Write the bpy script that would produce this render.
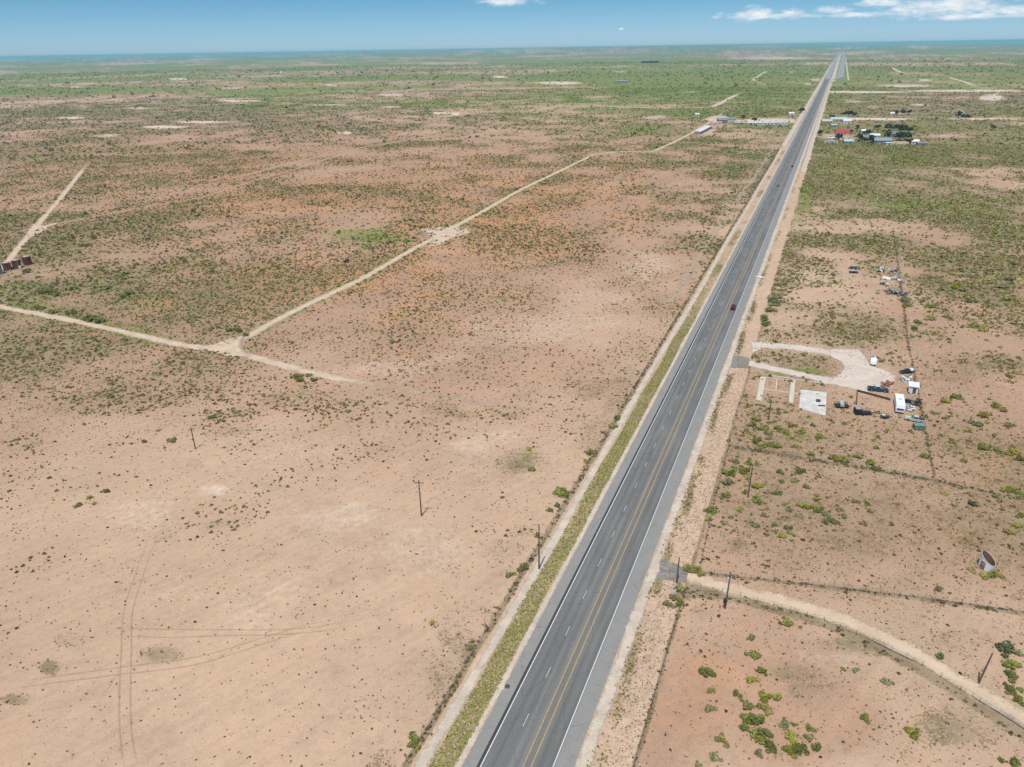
import bpy, bmesh, math, random
import numpy as np
from mathutils import Vector, Matrix
random.seed(11); RNG = np.random.default_rng(11)
for o in list(bpy.data.objects): bpy.data.objects.remove(o)
S = bpy.context.scene
C = S.collection

# ------------------------------------------------------------------ camera, sky, sun, exposure
H, F, HY, SLOPE = 112.0, 740.0, 48.2, -0.0165
ROLL = math.atan(SLOPE)
PITCH = math.atan((383.5 - HY) * math.cos(ROLL) / F)
cr, sr, cp, sp = math.cos(ROLL), math.sin(ROLL), math.cos(PITCH), math.sin(PITCH)
cam = bpy.data.objects.new('camera', bpy.data.cameras.new('camera')); C.objects.link(cam)
right, down, fwd = Vector((1, 0, 0)), Vector((0, -sp, -cp)), Vector((0, cp, -sp))
eu = cr * right - sr * down; ev = sr * right + cr * down
M = Matrix.Identity(4)
for i in range(3):
    M[i][0], M[i][1], M[i][2] = eu[i], -ev[i], -fwd[i]
M[2][3] = H
cam.matrix_world = M
cam.data.sensor_width = 36; cam.data.lens = 36 * F / 1024
cam.data.clip_start = 1; cam.data.clip_end = 200000
S.camera = cam

SUN_VEC = Vector((-1.38, -4.05, 11.0)).normalized()
SUN_EL = math.asin(SUN_VEC.z); SUN_AZ = math.atan2(SUN_VEC.x, SUN_VEC.y)
W = bpy.data.worlds.new('World'); S.world = W; W.use_nodes = True
SKY_STRENGTH, SUN_STRENGTH, EXPOSURE, HAZE_DENSITY = 0.15, 3.4, 0.16, 5.5e-5

sunL = bpy.data.lights.new('sun', 'SUN'); sunL.energy = SUN_STRENGTH; sunL.angle = math.radians(0.5); sunL.color = (1, 0.95, 0.88)
sun = bpy.data.objects.new('sun', sunL); C.objects.link(sun)
sun.rotation_euler = (-SUN_VEC).to_track_quat('-Z', 'Y').to_euler()
S.view_settings.view_transform = 'Standard'; S.view_settings.look = 'None'
S.view_settings.gamma = 1; S.view_settings.exposure = EXPOSURE; S.view_settings.use_curve_mapping = False
S.render.engine = 'CYCLES'
S.cycles.max_bounces = 5; S.cycles.diffuse_bounces = 2; S.cycles.volume_bounces = 1; S.cycles.transparent_max_bounces = 24
S.cycles.use_denoising = False
S.cycles.pixel_filter_type = 'BLACKMAN_HARRIS'; S.cycles.filter_width = 1.5

class NT:
    """small node-tree writer"""
    def __init__(s, nt): s.t = nt; s.n = nt.nodes; s.n.clear()
    def add(s, typ, ins=None, **kw):
        n = s.n.new(typ)
        for k, v in kw.items(): setattr(n, k, v)
        for k, v in (ins or {}).items():
            if isinstance(v, bpy.types.NodeSocket): s.t.links.new(v, n.inputs[k])
            else: n.inputs[k].default_value = v
        return n
    def math(s, op, a, b=None, clamp=False):
        i = {0: a}
        if b is not None: i[1] = b
        return s.add('ShaderNodeMath', i, operation=op, use_clamp=clamp).outputs[0]
    def mix(s, f, a, b, mode='MIX'):
        n = s.add('ShaderNodeMix', data_type='RGBA', blend_type=mode)
        for k, v in ((0, f), (6, a), (7, b)):
            if isinstance(v, bpy.types.NodeSocket): s.t.links.new(v, n.inputs[k])
            else: n.inputs[k].default_value = v if k == 0 else (*v, 1)
        return n.outputs[2]
    def ramp(s, f, lo, hi, a=0.0, b=1.0):
        n = s.add('ShaderNodeMapRange', {0: f, 1: lo, 2: hi, 3: a, 4: b}, interpolation_type='SMOOTHSTEP')
        return n.outputs[0]
    def noise(s, vec, scale, detail=3, rough=0.55):
        return s.add('ShaderNodeTexNoise', {'Vector': vec, 'Scale': scale, 'Detail': detail, 'Roughness': rough}).outputs[0]

# sky: Nishita, tinted bluer near the horizon, with fair-weather cumulus low in the right half
w = NT(W.node_tree)
sky = w.add('ShaderNodeTexSky', sky_type='NISHITA', sun_disc=False, sun_elevation=SUN_EL, sun_rotation=SUN_AZ,
            altitude=900, air_density=1.0, dust_density=0.3, ozone_density=2.0)
tc = w.add('ShaderNodeTexCoord').outputs['Generated']
sep = w.add('ShaderNodeSeparateXYZ', {0: tc})
dx, dy, dz = sep.outputs
az = w.math('MULTIPLY', w.math('ARCTAN2', dx, dy), 57.29578)
el = w.math('MULTIPLY', w.math('ARCSINE', dz), 57.29578)
tint = w.mix(w.ramp(el, -0.3, 4.6), (0.300, 0.460, 0.73), (0.168, 0.350, 0.495))
tint = w.mix(w.ramp(el, 6.0, 22.0), tint, (1.02, 0.90, 0.80))  # upper sky, out of view, warmed to make the fill light less blue
skyc = w.mix(1.0, sky.outputs[0], tint, 'MULTIPLY')
cv = w.add('ShaderNodeCombineXYZ', {0: az, 1: w.math('MULTIPLY', el, 2.6), 2: 0.0}).outputs[0]
cn = w.noise(cv, 0.5, 9, 0.68)
def blob(a, e, ra, re):
    u = w.math('DIVIDE', w.math('SUBTRACT', az, a), ra); v = w.math('DIVIDE', w.math('SUBTRACT', el, e), re)
    d = w.math('SQRT', w.math('ADD', w.math('MULTIPLY', u, u), w.math('MULTIPLY', v, v)))
    return w.math('SUBTRACT', 1.0, d, True)
def azel(x, y):
    u, v = (x - 512) / F, (y - 383.5) / F
    uu, vv = u * cr + v * sr, -u * sr + v * cr
    f, d = cp - vv * sp, sp + vv * cp
    return math.degrees(math.atan2(uu, f)), math.degrees(math.atan2(-d, math.hypot(uu, f)))
mask = None
for x, y, rx, ry in ((752, 14, 34, 8), (792, 12, 22, 7), (835, 11, 34, 6), (882, 3, 36, 8), (925, 9, 50, 9), (968, 4, 60, 11), (1010, 11, 40, 8), (770, 16, 60, 4), (860, 14, 60, 3.5), (980, 16, 60, 4), (510, 1, 42, 6),
                     (621, 29, 5, 1.5), (1080, 5, 60, 10)):
    a, e = azel(x, y)
    b = blob(a, e, rx / 12.9, ry / 12.9)
    mask = b if mask is None else w.math('MAXIMUM', mask, b)
cl = w.math('MULTIPLY', w.ramp(w.math('ADD', w.math('MULTIPLY', mask, 0.42), cn), 0.58, 0.87), w.ramp(mask, 0.02, 0.22, 0, 0.88))
shade = w.ramp(w.noise(cv, 0.9, 4), 0.3, 0.7)
cloudc = w.mix(shade, (3.6, 4.3, 4.9), (5.6, 5.7, 5.7))
skyc = w.mix(cl, skyc, cloudc)
bg = w.add('ShaderNodeBackground', {0: skyc, 1: SKY_STRENGTH})
w.add('ShaderNodeOutputWorld', {0: bg.outputs[0]})

# ------------------------------------------------------------------ where things stand
def ground_at(x, y, z=0.0):
    """point of the level ground seen at a place of the photograph"""
    u, v = (x - 512) / F, (y - 383.5) / F
    uu, vv = u * cr + v * sr, -u * sr + v * cr
    t = (H - z) / (sp + vv * cp)
    return Vector((uu * t, (cp - vv * sp) * t, z))
def survey(X, Y, Z=0.0):
    """photo coordinates of ground points (arrays), used to read the land-cover survey below"""
    dzz = H - Z
    dep = Y * cp + dzz * sp
    ok = dep > 20
    dep = np.where(ok, dep, 20)
    uu = X / dep; vv = (-Y * sp + dzz * cp) / dep
    u = uu * cr - vv * sr; v = uu * sr + vv * cr
    return np.where(ok, u * F + 512, 512 + X * 3), np.where(ok, np.minimum(v * F + 383.5, 900), 900)
RD = math.radians(22.55)
RO = ground_at(462, 767); RDIR = Vector((math.sin(RD), math.cos(RD), 0)); RN = Vector((math.cos(RD), -math.sin(RD), 0))
RW = 17.7
def road(s, t, z=0.0): return Vector((RO.x + RDIR.x * s + RN.x * t, RO.y + RDIR.y * s + RN.y * t, z))
def road_st(X, Y):
    a, b = X - RO.x, Y - RO.y
    return a * RDIR.x + b * RDIR.y, a * RN.x + b * RN.y
def metre(x, y):
    p = ground_at(x, y); return F / math.sqrt(p.x**2 * 0 + (p.y * cp + H * sp)**2)      # pixels to the metre there

def vnoise(X, Y, seed=0):
    xi, yi = np.floor(X).astype(np.int64), np.floor(Y).astype(np.int64)
    fx, fy = X - xi, Y - yi
    fx, fy = fx * fx * (3 - 2 * fx), fy * fy * (3 - 2 * fy)
    def h(a, b):
        n = (a * 374761393 + b * 668265263 + seed * 982451653) & 0x7fffffff
        n = ((n ^ (n >> 13)) * 1274126177) & 0x7fffffff
        return ((n ^ (n >> 16)) & 0xffff) / 65535.0
    return (h(xi, yi) * (1 - fx) + h(xi + 1, yi) * fx) * (1 - fy) + (h(xi, yi + 1) * (1 - fx) + h(xi + 1, yi + 1) * fx) * fy
def fbm(X, Y, size, octs=4, seed=0):
    a, tot, r = 1.0, 0.0, 0.0
    for k in range(octs):
        r = r + a * vnoise(X / size + 17.3 * k, Y / size - 9.1 * k, seed + k); tot += a; a *= 0.55; size *= 0.48
    return r / tot
def sstep(x, a, b):
    t = np.clip((x - a) / (b - a), 0, 1); return t * t * (3 - 2 * t)

# ------------------------------------------------------------------ land cover survey (what grows where)
ROWS = [45, 58, 66, 75, 88, 102, 120, 140, 165, 200, 240, 290, 340, 400, 470, 560, 670, 767]
COLS = [0, 128, 256, 384, 512, 640, 768, 896, 1024]
T_GREEN = [[.55]*9, [.6,.6,.6,.6,.6,.5,.3,.6,.6], [.7,.7,.7,.7,.7,.7,.6,.8,.8], [.68,.68,.7,.68,.68,.68,.7,.8,.85], [.6,.62,.65,.6,.55,.6,.66,.5,.55],
           [.4,.35,.4,.42,.45,.55,.62,.35,.4], [.22,.2,.2,.26,.34,.45,.5,.4,.36], [.14,.14,.14,.16,.2,.3,.34,.34,.34], [.12,.1,.08,.1,.14,.2,.24,.34,.28],
           [.1,.1,.06,.06,.08,.1,.2,.34,.28], [.15,.14,.1,.08,.05,.05,.15,.26,.18], [.25,.2,.1,.05,.04,.03,.1,.14,.12], [.2,.18,.08,.03,.02,.02,.1,.12,.1],
           [.1,.08,.03,.02,.02,.03,.1,.08,.08], [.04,.02,0,0,.03,.04,.04,.05,.05], [0,0,0,0,.01,.02,.04,.03,.03], [0,0,0,0,0,.01,.03,.03,.03], [0,0,0,0,0,.01,.03,.03,.03]]
T_DENS = [[.4]*9, [.4]*9, [.45]*9, [.5]*9, [.5]*9, [.55]*9, [.6,.6,.6,.6,.6,.6,.6,.6,.6], [.7]*9, [.75,.75,.75,.75,.75,.75,.8,.8,.8],
          [.8,.8,.8,.8,.8,.8,.85,.85,.85], [1.2,1.2,1.15,1.15,1.15,1.0,.9,.9,.9], [1.3,1.3,1.25,1.05,.85,.8,.9,.9,.95], [1.3,1.3,1.15,.75,.35,.5,.7,.8,.85], [1.2,1.15,.8,.36,.2,.36,.6,.5,.75],
          [.85,.75,.4,.12,.14,.45,.22,.22,.4], [.34,.22,.10,.07,.14,.3,.16,.1,.14], [.07,.08,.06,.06,.10,.12,.1,.08,.1], [.05,.05,.05,.06,.08,.08,.1,.08,.1]]
T_RED = [[.4]*9]*6 + [[.45]*9, [.5,.5,.55,.55,.55,.5,.5,.4,.4], [.5,.55,.6,.6,.6,.6,.5,.4,.45], [.5,.55,.6,.6,.6,.6,.4,.4,.45], [.4,.45,.55,.6,.55,.5,.4,.4,.5],
         [.35,.4,.5,.5,.4,.35,.35,.4,.55], [.35,.4,.4,.35,.25,.25,.3,.4,.55], [.35,.35,.3,.25,.2,.25,.3,.4,.5], [.3,.25,.2,.2,.2,.25,.3,.3,.4],
         [.2,.18,.16,.18,.2,.25,.3,.22,.25], [.12,.12,.14,.16,.2,.25,.35,.2,.2], [.1,.1,.12,.14,.2,.25,.35,.2,.2]]
T_DRY = [[.3]*9, [.3]*9, [.3]*9, [.35]*9, [.4]*9, [.65,.6,.55,.5,.45,.4,.4,.6,.6], [.7,.66,.6,.5,.45,.4,.4,.6,.55], [.55,.5,.45,.4,.4,.38,.4,.55,.5],
         [.45,.4,.34,.3,.34,.36,.4,.6,.5], [.4,.34,.3,.3,.28,.3,.45,.6,.45], [.5,.45,.34,.3,.25,.2,.4,.5,.4], [.55,.5,.34,.2,.15,.14,.35,.4,.32], [.5,.45,.3,.12,.06,.1,.3,.35,.3],
         [.35,.3,.16,.06,.04,.1,.34,.34,.28], [.16,.1,.06,.04,.06,.14,.3,.3,.3], [.06,.05,.05,.05,.08,.14,.28,.28,.3], [.04,.05,.05,.05,.06,.1,.22,.26,.26], [.03,.04,.04,.05,.08,.1,.2,.24,.26]]
def table(T, ix, iy):
    T = np.array(T, float)
    u = np.clip(ix / 128.0, 0, 7.999); v = np.interp(iy, ROWS, np.arange(len(ROWS)))
    v = np.clip(v, 0, len(ROWS) - 1.001); a, b = u.astype(int), v.astype(int); fu, fv = u - a, v - b
    return (T[b, a] * (1 - fu) + T[b, a + 1] * fu) * (1 - fv) + (T[b + 1, a] * (1 - fu) + T[b + 1, a + 1] * fu) * fv
PATCH = {'green': [(370,236,62,16,.5),(120,300,60,18,.35),(150,272,45,12,.25),(245,345,30,8,.3),(300,395,28,12,.3),(755,126,26,4,.8),(790,124,10,5,.6),(905,204,45,12,.6),(800,190,26,40,.5),(770,320,12,30,.3),
                   (1000,280,45,14,.3),(950,278,40,12,.25),(800,372,50,5,.6),(845,352,60,5,0),(750,455,30,20,.15),(735,470,25,25,.12),(692,568,12,8,.6),(677,598,13,16,.6),(985,565,18,8,.4),(500,640,12,12,.1),
                   (40,308,60,10,.35),(790,437,40,8,.3),(850,458,40,6,.3),(1000,480,30,8,.2),(530,455,24,16,.25),(735,158,40,6,.25),(845,160,35,14,.45),(920,118,80,4,.2),(1000,150,60,4,.5),(60,78,90,4,.3),(250,80,90,5,.2),(440,100,50,3,.3),(600,130,40,5,.3),(560,158,20,5,.3),(960,70,120,6,.25),(700,95,60,5,.25)],
         'red': [(770,690,130,90,.42),(880,470,120,40,.25),(950,290,90,130,.42),(300,215,120,30,.25),(90,330,120,40,.15),(650,200,80,30,.25),(180,170,120,25,.2),(860,560,120,40,.2),(690,690,60,95,.62),(660,760,50,60,.5),(700,612,40,20,.5),(600,156,50,7,.4),(720,146,50,9,.5),(440,585,60,25,.12),(960,330,60,40,.3),(905,290,16,90,.5),(925,400,30,30,.3),(110,315,25,8,.2),(760,112,35,3,.8),
                 (890,425,40,8,.5),(980,160,50,12,.3),(420,700,70,60,.15),(340,250,40,10,.3),(250,110,40,5,.3),(110,133,60,3,.5),(600,610,10,10,0),(790,745,70,20,.35),(1010,320,30,30,.25)],
         'dry': [(738,545,48,24,.6),(795,672,42,14,.55),(810,690,40,20,.4),(900,735,60,25,.3),(960,725,60,22,.5),(860,645,60,14,.5),(520,460,34,22,.4),(230,430,60,14,.35),(160,654,24,10,.5),(48,668,14,10,.6),(70,640,20,9,.35),(15,700,24,9,.6),
                 (300,614,22,10,.3),(470,640,34,40,.4),(440,680,30,40,.35),(370,700,30,30,.2),(830,210,60,30,.3),(870,180,60,18,.35),(840,300,30,10,.2),(330,480,20,8,.2),(280,580,18,12,.2),(400,490,20,6,.2),(760,445,80,12,.3),(850,560,60,20,.25),(720,640,40,40,.25),
                 (760,600,60,6,.3),(780,740,25,25,.3),(960,640,40,14,.45),(200,110,140,6,.3),(895,290,12,7,.6),(640,210,60,20,.2),(300,120,120,6,.25)],
         'scrape': [(430,370,110,26,.36),(520,335,100,32,.36),(600,300,60,34,.34),(350,455,110,26,.34),(250,600,110,40,.3),(430,560,80,40,.35),(330,520,60,20,.4),(150,520,60,30,.35),(640,270,40,20,.4),(480,440,60,20,.4),(880,570,60,20,.3),(830,660,60,20,.3)],
         'pale': [(215,490,22,8,.5),(430,370,60,14,.25),(520,340,70,20,.2),(820,275,60,16,.4),(905,270,14,30,.3),(765,268,25,6,.3),(870,375,40,22,.4),(70,395,60,10,.1),(925,560,60,30,.15),(830,580,40,6,.3),(700,395,14,40,.2),(60,390,30,20,0),
                 (860,92,60,1.3,1),(960,91,70,1.3,1),(990,98,14,3,1),(905,86,30,2,.7),(880,119,50,1.2,1),(980,119,50,1.0,1),(560,83,26,1.6,1),(200,122,28,1.2,1),(165,127,26,1.6,1),(178,79,12,1.0,1),(140,108,12,1,.8),(70,118,18,1.2,1),(240,101,24,.9,1),(330,105,30,.9,.8),(390,95,16,1,.9),(345,133,10,2,.8),(440,113,14,1,1),(455,114,5,2,1),(330,85,9,1,.8),(500,77,10,1.2,1),(75,87,10,.8,.9),(230,88,14,.8,.8),(395,107,14,1.0,.7),(770,58,60,2.2,.55),(40,132,40,1.6,.3),(100,136,25,2,.5),(110,135,14,1.5,.6),(655,118,16,3,.5),(690,92,18,1,.6),(735,103,12,1,.5),(620,72,10,1,.6),(600,97,30,1,.4),(855,102,14,1.4,.7),(920,105,12,1.2,.9),(935,136,50,3,.4),(840,137,28,6,.6),(900,143,26,3,.6),(770,121,40,3,.8),(718,119,16,5,.7),(708,131,14,5,.5),(925,80,6,1,.8),(790,72,8,1,.6),(815,80,7,1,.8),(808,84,5,1,.7)]}
def patches(kind, ix, iy, wob):
    r = np.zeros_like(ix)
    for x, y, a, b, k in PATCH[kind]:
        d = np.sqrt(((ix - x) / a) ** 2 + ((iy - y) / b) ** 2) + wob * 1.9
        r = np.maximum(r, k * (1 - sstep(d, .1, 1.25)))
    return r
def poly_dist(ix, iy, pts):
    d = np.full(ix.shape, 1e9)
    for (x0, y0), (x1, y1) in zip(pts, pts[1:]):
        ux, uy = x1 - x0, y1 - y0; L = ux * ux + uy * uy
        t = np.clip(((ix - x0) * ux + (iy - y0) * uy) / L, 0, 1)
        d = np.minimum(d, np.hypot(ix - x0 - t * ux, iy - y0 - t * uy))
    return d
FENCES = {  # photo courses of the fences
    'plot': [(729, 446), (824, 462), (925, 479), (1024, 500), (1090, 512), (1250, 542)],
    'homestead': [(893, 232), (903, 300), (908, 345), (914, 372), (920, 405), (926, 435), (934, 478)],
    'drive_far': [(699, 573), (760, 580), (824, 587), (900, 596), (1024, 613), (1130, 627), (1300, 650)],
    'drive_near': [(686, 593), (700, 591.5), (722, 593), (740, 596.8), (757, 602), (790, 611), (824, 621.5), (873, 642), (891.5, 651.5), (922, 666), (960, 690.5), (1000, 714.5), (1030, 734), (1080, 766), (1160, 812), (1290, 885)]}
GFENCE = {k: [tuple(ground_at(*q)[:2]) for q in v] for k, v in FENCES.items()}
TRACKS = {  # course, half width in metres
    'crossing': ([(-60, 292), (0, 307), (60, 318), (120, 331), (180, 345), (232, 351), (300, 370), (340, 379), (385, 387), (412, 391.5)], 2.6),
    'diagonal': ([(236, 345), (262, 328), (300, 308), (360, 280), (410, 251), (445, 232), (480, 213), (520, 190), (560, 171), (597, 153), (625, 151), (650, 153), (672, 143), (690, 134), (712, 121), (727, 110)], 2.7),
    'bend': ([(588, 156), (600, 152.8), (625, 151.3), (650, 153.2), (664, 148)], 5.0),
    'tank': ([(-30, 300), (6, 264), (20, 246), (35, 228), (60, 199), (88, 163)], 2.6),
    'far_left': ([(35, 228), (70, 221), (100, 216), (140, 208), (200, 198), (250, 182), (300, 168), (345, 153), (400, 142)], 2.4),
    'far_mid': ([(235, 178), (300, 161), (360, 148), (420, 138), (470, 130), (530, 117), (580, 107), (640, 96)], 4.0),
    'section': ([(500, 106), (590, 106), (650, 108), (712, 107.5), (742, 92)], 7.5),
    'tank_spur': ([(0, 281), (25, 279), (52, 274)], 2.0),
    'far_right': ([(820, 84), (870, 88), (920, 91), (1030, 91)], 3.0),
    'right_spur': ([(945, 76.5), (965, 82), (985, 90)], 8.0),
    'right_lane': ([(846, 114), (880, 117), (925, 117), (975, 118), (1040, 120)], 3.6),
    'right_hook': ([(959, 109), (968, 116), (975, 118)], 3.0),
    'upper_spur': ([(890, 67), (912, 78)], 9.0),
    'upper_mid': ([(767, 71), (752, 80), (765, 84)], 7.0)}
GTRACK = {k: [tuple(ground_at(*q)[:2]) for q in v[0]] for k, v in TRACKS.items()}
_r = random.Random(5)
PADS = []          # bare caliche well pads far out on the plain
for _ in range(70):
    rr_, aa_ = _r.uniform(1500, 7500), math.radians(_r.uniform(-44, 44))
    PADS.append((rr_ * math.sin(aa_), rr_ * math.cos(aa_), _r.uniform(25, 120), _r.uniform(18, 55), _r.choice([-RD, -RD, -RD + .1, .3]), _r.uniform(.2, .5)))
def cover(X, Y):
    """green, dry, red, pale and shrub density of the ground at world points"""
    ix, iy = survey(X, Y)
    s, t = road_st(X, Y)
    R = np.hypot(X, Y)
    n1 = fbm(X, Y, 38, 4, 1); n2 = fbm(X, Y, 160, 4, 5); n3 = fbm(X, Y, 700, 4, 9); n4 = fbm(X, Y, 14, 3, 13)
    big = sstep(R, 900, 2600)
    nn = n2 * (1 - big) + n3 * big
    wob = (n1 - .5) * .9 + (n4 - .5) * .8
    far = sstep(R, 500, 1200)
    g0 = table(T_GREEN, ix, iy) * np.where(iy > 140, np.where(ix < 650, .95, 1.1), 1.0)
    streak = fbm(s / 2.2, t * .45, 220, 4, 21)
    g = np.clip(g0 * (1.12 - .14 * big + (nn - .5) * 1.5 + (streak - .5) * 3.4 * big) + (n1 - .5) * .25 * (1 - big) + .05 * far * sstep(g0, .35, .6), 0, 1) * (1 + (n1 - .5) * (.8 - .3 * far))
    g = np.maximum(g, np.minimum(1, patches('green', ix, iy, wob * .7) * (.6 + 1.5 * n1)))
    for key in ('diagonal', 'crossing'):
        d = poly_dist(X, Y, GTRACK[key]) + (n4 - .5) * 9 + (n1 - .5) * 8
        g = np.maximum(g, .5 * (1 - sstep(d, 3, 8)) * (ix < 640) * sstep(R, 300, 330))
    dn = table(T_DENS, ix, iy) * np.where(ix < 700, .15 + 1.7 * sstep(n1 * .6 + nn * .4, .3, .7), .08 + 1.6 * sstep(n1 * .5 + nn * .2 + n4 * .3, .36, .64))
    red = np.clip(table(T_RED, ix, iy) * (.93 + .32 * sstep(iy, 110, 150) * (1 - sstep(iy, 300, 420)) * (ix < 720)) + (nn - .5) * .9 + (n1 - .5) * .55, 0, 1)
    red = np.maximum(red, patches('red', ix, iy, wob))
    dry = np.clip(table(T_DRY, ix, iy) * np.where(iy < 380, np.where(ix < 650, .95, 1.5), .95) * (1 + (n1 - .5) * 2.2 + (nn - .5) * 2.0) + .05, 0, 1)
    dry = np.maximum(dry, np.minimum(1, patches('dry', ix, iy, wob) * (.3 + 1.6 * n4) * 1.1))
    pale = patches('pale', ix, iy, wob * .15 - .1)
    for x_, y_, a_, b_, th, k_ in PADS:
        near_ = (np.abs(X - x_) < 260) & (np.abs(Y - y_) < 260)
        if near_.any():
            c_, s_ = math.cos(th), math.sin(th); u_, v_ = X[near_] - x_, Y[near_] - y_
            q_ = np.maximum(np.abs(u_ * c_ + v_ * s_) / a_, np.abs(-u_ * s_ + v_ * c_) / b_) + wob[near_] * .9
            pale[near_] = np.maximum(pale[near_], k_ * (1 - sstep(q_, .75, 1.1)))
    dry = np.maximum(dry, .42 * sstep(n1, .60, .74) * (iy > 380))
    pale = np.maximum(pale, patches('scrape', ix, iy, wob * .8))
    g = g * (1 - .95 * np.clip(pale, 0, 1)); dry = dry * (1 - .9 * np.clip(pale, 0, 1))
    dn = dn * np.where(ix < 700, .62, .95)
    dn = np.where((ix < 700) & (iy > 400), dn * (.2 + 2.2 * sstep(n1 * .6 + n4 * .4, .42, .68)), dn)
    dn = np.where(pale > .45, dn * .15, dn)
    near = s < 2600
    def band(a, b, soft, jit=0.0):
        tt = t + (n4 - .5) * jit
        return sstep(tt, a - soft, a + soft) * (1 - sstep(tt, b - soft, b + soft)) * near
    row = band(-9.0, RW + 9.5, .5)
    g = g * (1 - row) + row * .05; dry = dry * (1 - row) + row * .1; red = red * (1 - row) + row * .12; pale = pale * (1 - row) + row * .35; dn = dn * (1 - row)
    gl = band(-5.2, -1.2, .5, 1.6) * (.35 + .9 * fbm(s / 3, t, 9, 3, 3)); gl = gl * (1 - .75 * sstep(s, 120, 420) * sstep(fbm(s, t * 2, 30, 3, 31), .35, .55)); g = np.maximum(g, gl * .30); dry = np.maximum(dry, gl * .95); pale = pale * (1 - np.minimum(gl, 1)); red = red * (1 - np.minimum(gl, 1))
    k = band(-9.6, -8.2, .4, 1.0); dry = np.maximum(dry, k * .75); g = np.maximum(g, k * .12); pale = pale * (1 - k)
    k = band(-18, -9.5, 3, 4) * sstep(n1, .35, .6) * (1 - sstep(s, 500, 900)); dry = np.maximum(dry, k * .4)
    k = band(RW + 2.6, RW + 4.6, .5, 2.2) * sstep(fbm(s, t * 3, 16, 3, 8), .35, .6); g = np.maximum(g, k * .36); dry = np.maximum(dry, k * .6); pale = pale * (1 - k * .6)
    k = band(RW + 9.2, RW + 10.2, .3, .8); dry = np.maximum(dry, k * .7)
    k = band(-24, -12, 3) * (s > 260); dn = dn * (1 - .5 * k); pale = np.maximum(pale, k * .2 * (s > 300))
    for key, wd, am in (('plot', 1.2, .7), ('homestead', .7, .5), ('drive_far', 1.0, .6), ('drive_near', 2.6, .75)):
        d = poly_dist(X, Y, GFENCE[key]) + (n4 - .5) * 1.6
        dry = np.maximum(dry, am * (1 - sstep(d, wd * .6, wd * 1.4)))
    return g, dry, red, np.clip(pale, 0, 1), dn, n1, nn

def new_mesh(name, verts, faces, mats=(), smooth=False):
    me = bpy.data.meshes.new(name); me.from_pydata([tuple(v) for v in verts], [], faces); me.update()
    for m in mats: me.materials.append(m)
    if smooth: me.shade_smooth()
    return me
def np_mesh(name, V, Q, mat=None):
    """mesh from numpy arrays of vertices and quads"""
    me = bpy.data.meshes.new(name); n, m = len(V), len(Q)
    me.vertices.add(n); me.vertices.foreach_set('co', np.ascontiguousarray(V, np.float32).ravel())
    me.loops.add(m * 4); me.loops.foreach_set('vertex_index', np.ascontiguousarray(Q, np.int32).ravel())
    me.polygons.add(m); me.polygons.foreach_set('loop_start', np.arange(0, m * 4, 4, dtype=np.int32))
    me.update(calc_edges=True)
    if mat: me.materials.append(mat)
    return me
def colour_attr(me, name, rgba):
    a = me.color_attributes.new(name, 'FLOAT_COLOR', 'POINT'); a.data.foreach_set('color', np.ascontiguousarray(rgba, np.float32).ravel())
def link(name, me, parent=None, kind=None, loc=None, rotz=0):
    o = bpy.data.objects.new(name, me); C.objects.link(o)
    if parent: o.parent = parent
    if kind: o['kind'] = kind
    if loc is not None: o.location = loc
    if rotz: o.rotation_euler[2] = rotz
    return o
def tag(o, label, cat, group=None):
    o['label'] = label; o['category'] = cat
    if group: o['group'] = group
    return o
def thing(name, label, cat, loc, rotz=0, group=None):
    return tag(link(name, None, loc=loc, rotz=rotz), label, cat, group)

# ------------------------------------------------------------------ materials
def shader(name, rough=.9, spec=.1):
    m = bpy.data.materials.new(name); m.use_nodes = True; n = NT(m.node_tree)
    b = n.add('ShaderNodeBsdfPrincipled', {'Roughness': rough, 'Specular IOR Level': spec})
    out = n.add('ShaderNodeOutputMaterial', {0: b.outputs[0]})
    n.pos = n.add('ShaderNodeNewGeometry').outputs['Position']
    return m, n, b, out
MATS = {}
def paint(name, col, rough=.6, var=.18, scale=1.5, metal=0.0, spec=.3):
    if name in MATS: return MATS[name]
    m, n, b, _ = shader(name, rough, spec)
    tcn = n.add('ShaderNodeTexCoord').outputs['Object']
    f = n.noise(tcn, scale, 4, .6)
    c = n.mix(n.ramp(f, .3, .72), tuple(v * (1 - var) for v in col), tuple(min(1, v * (1 + var * .6)) for v in col))
    n.t.links.new(c, b.inputs['Base Color']); b.inputs['Metallic'].default_value = metal
    MATS[name] = m; return m
def rusty(name, col, rust, amount, scale=.8):
    if name in MATS: return MATS[name]
    m, n, b, _ = shader(name, .75, .2)
    tcn = n.add('ShaderNodeTexCoord').outputs['Object']
    st = n.add('ShaderNodeVectorMath', {0: tcn, 1: (1, 1, .25)}, operation='MULTIPLY').outputs[0]
    f = n.ramp(n.noise(st, scale, 5, .65), .62 - amount * .4, .72 - amount * .35)
    r2 = n.mix(n.noise(tcn, scale * 4, 3), tuple(v * .6 for v in rust), rust)
    n.t.links.new(n.mix(f, col, r2), b.inputs['Base Color'])
    MATS[name] = m; return m
SAND, PINK, RED, PALE = (.508, .354, .237), (.415, .262, .170), (.480, .255, .125), (.630, .520, .395)
DRYC, DRY2, GRN, GRN2 = (.275, .220, .130), (.180, .142, .078), (.215, .250, .066), (.135, .172, .038)
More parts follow.
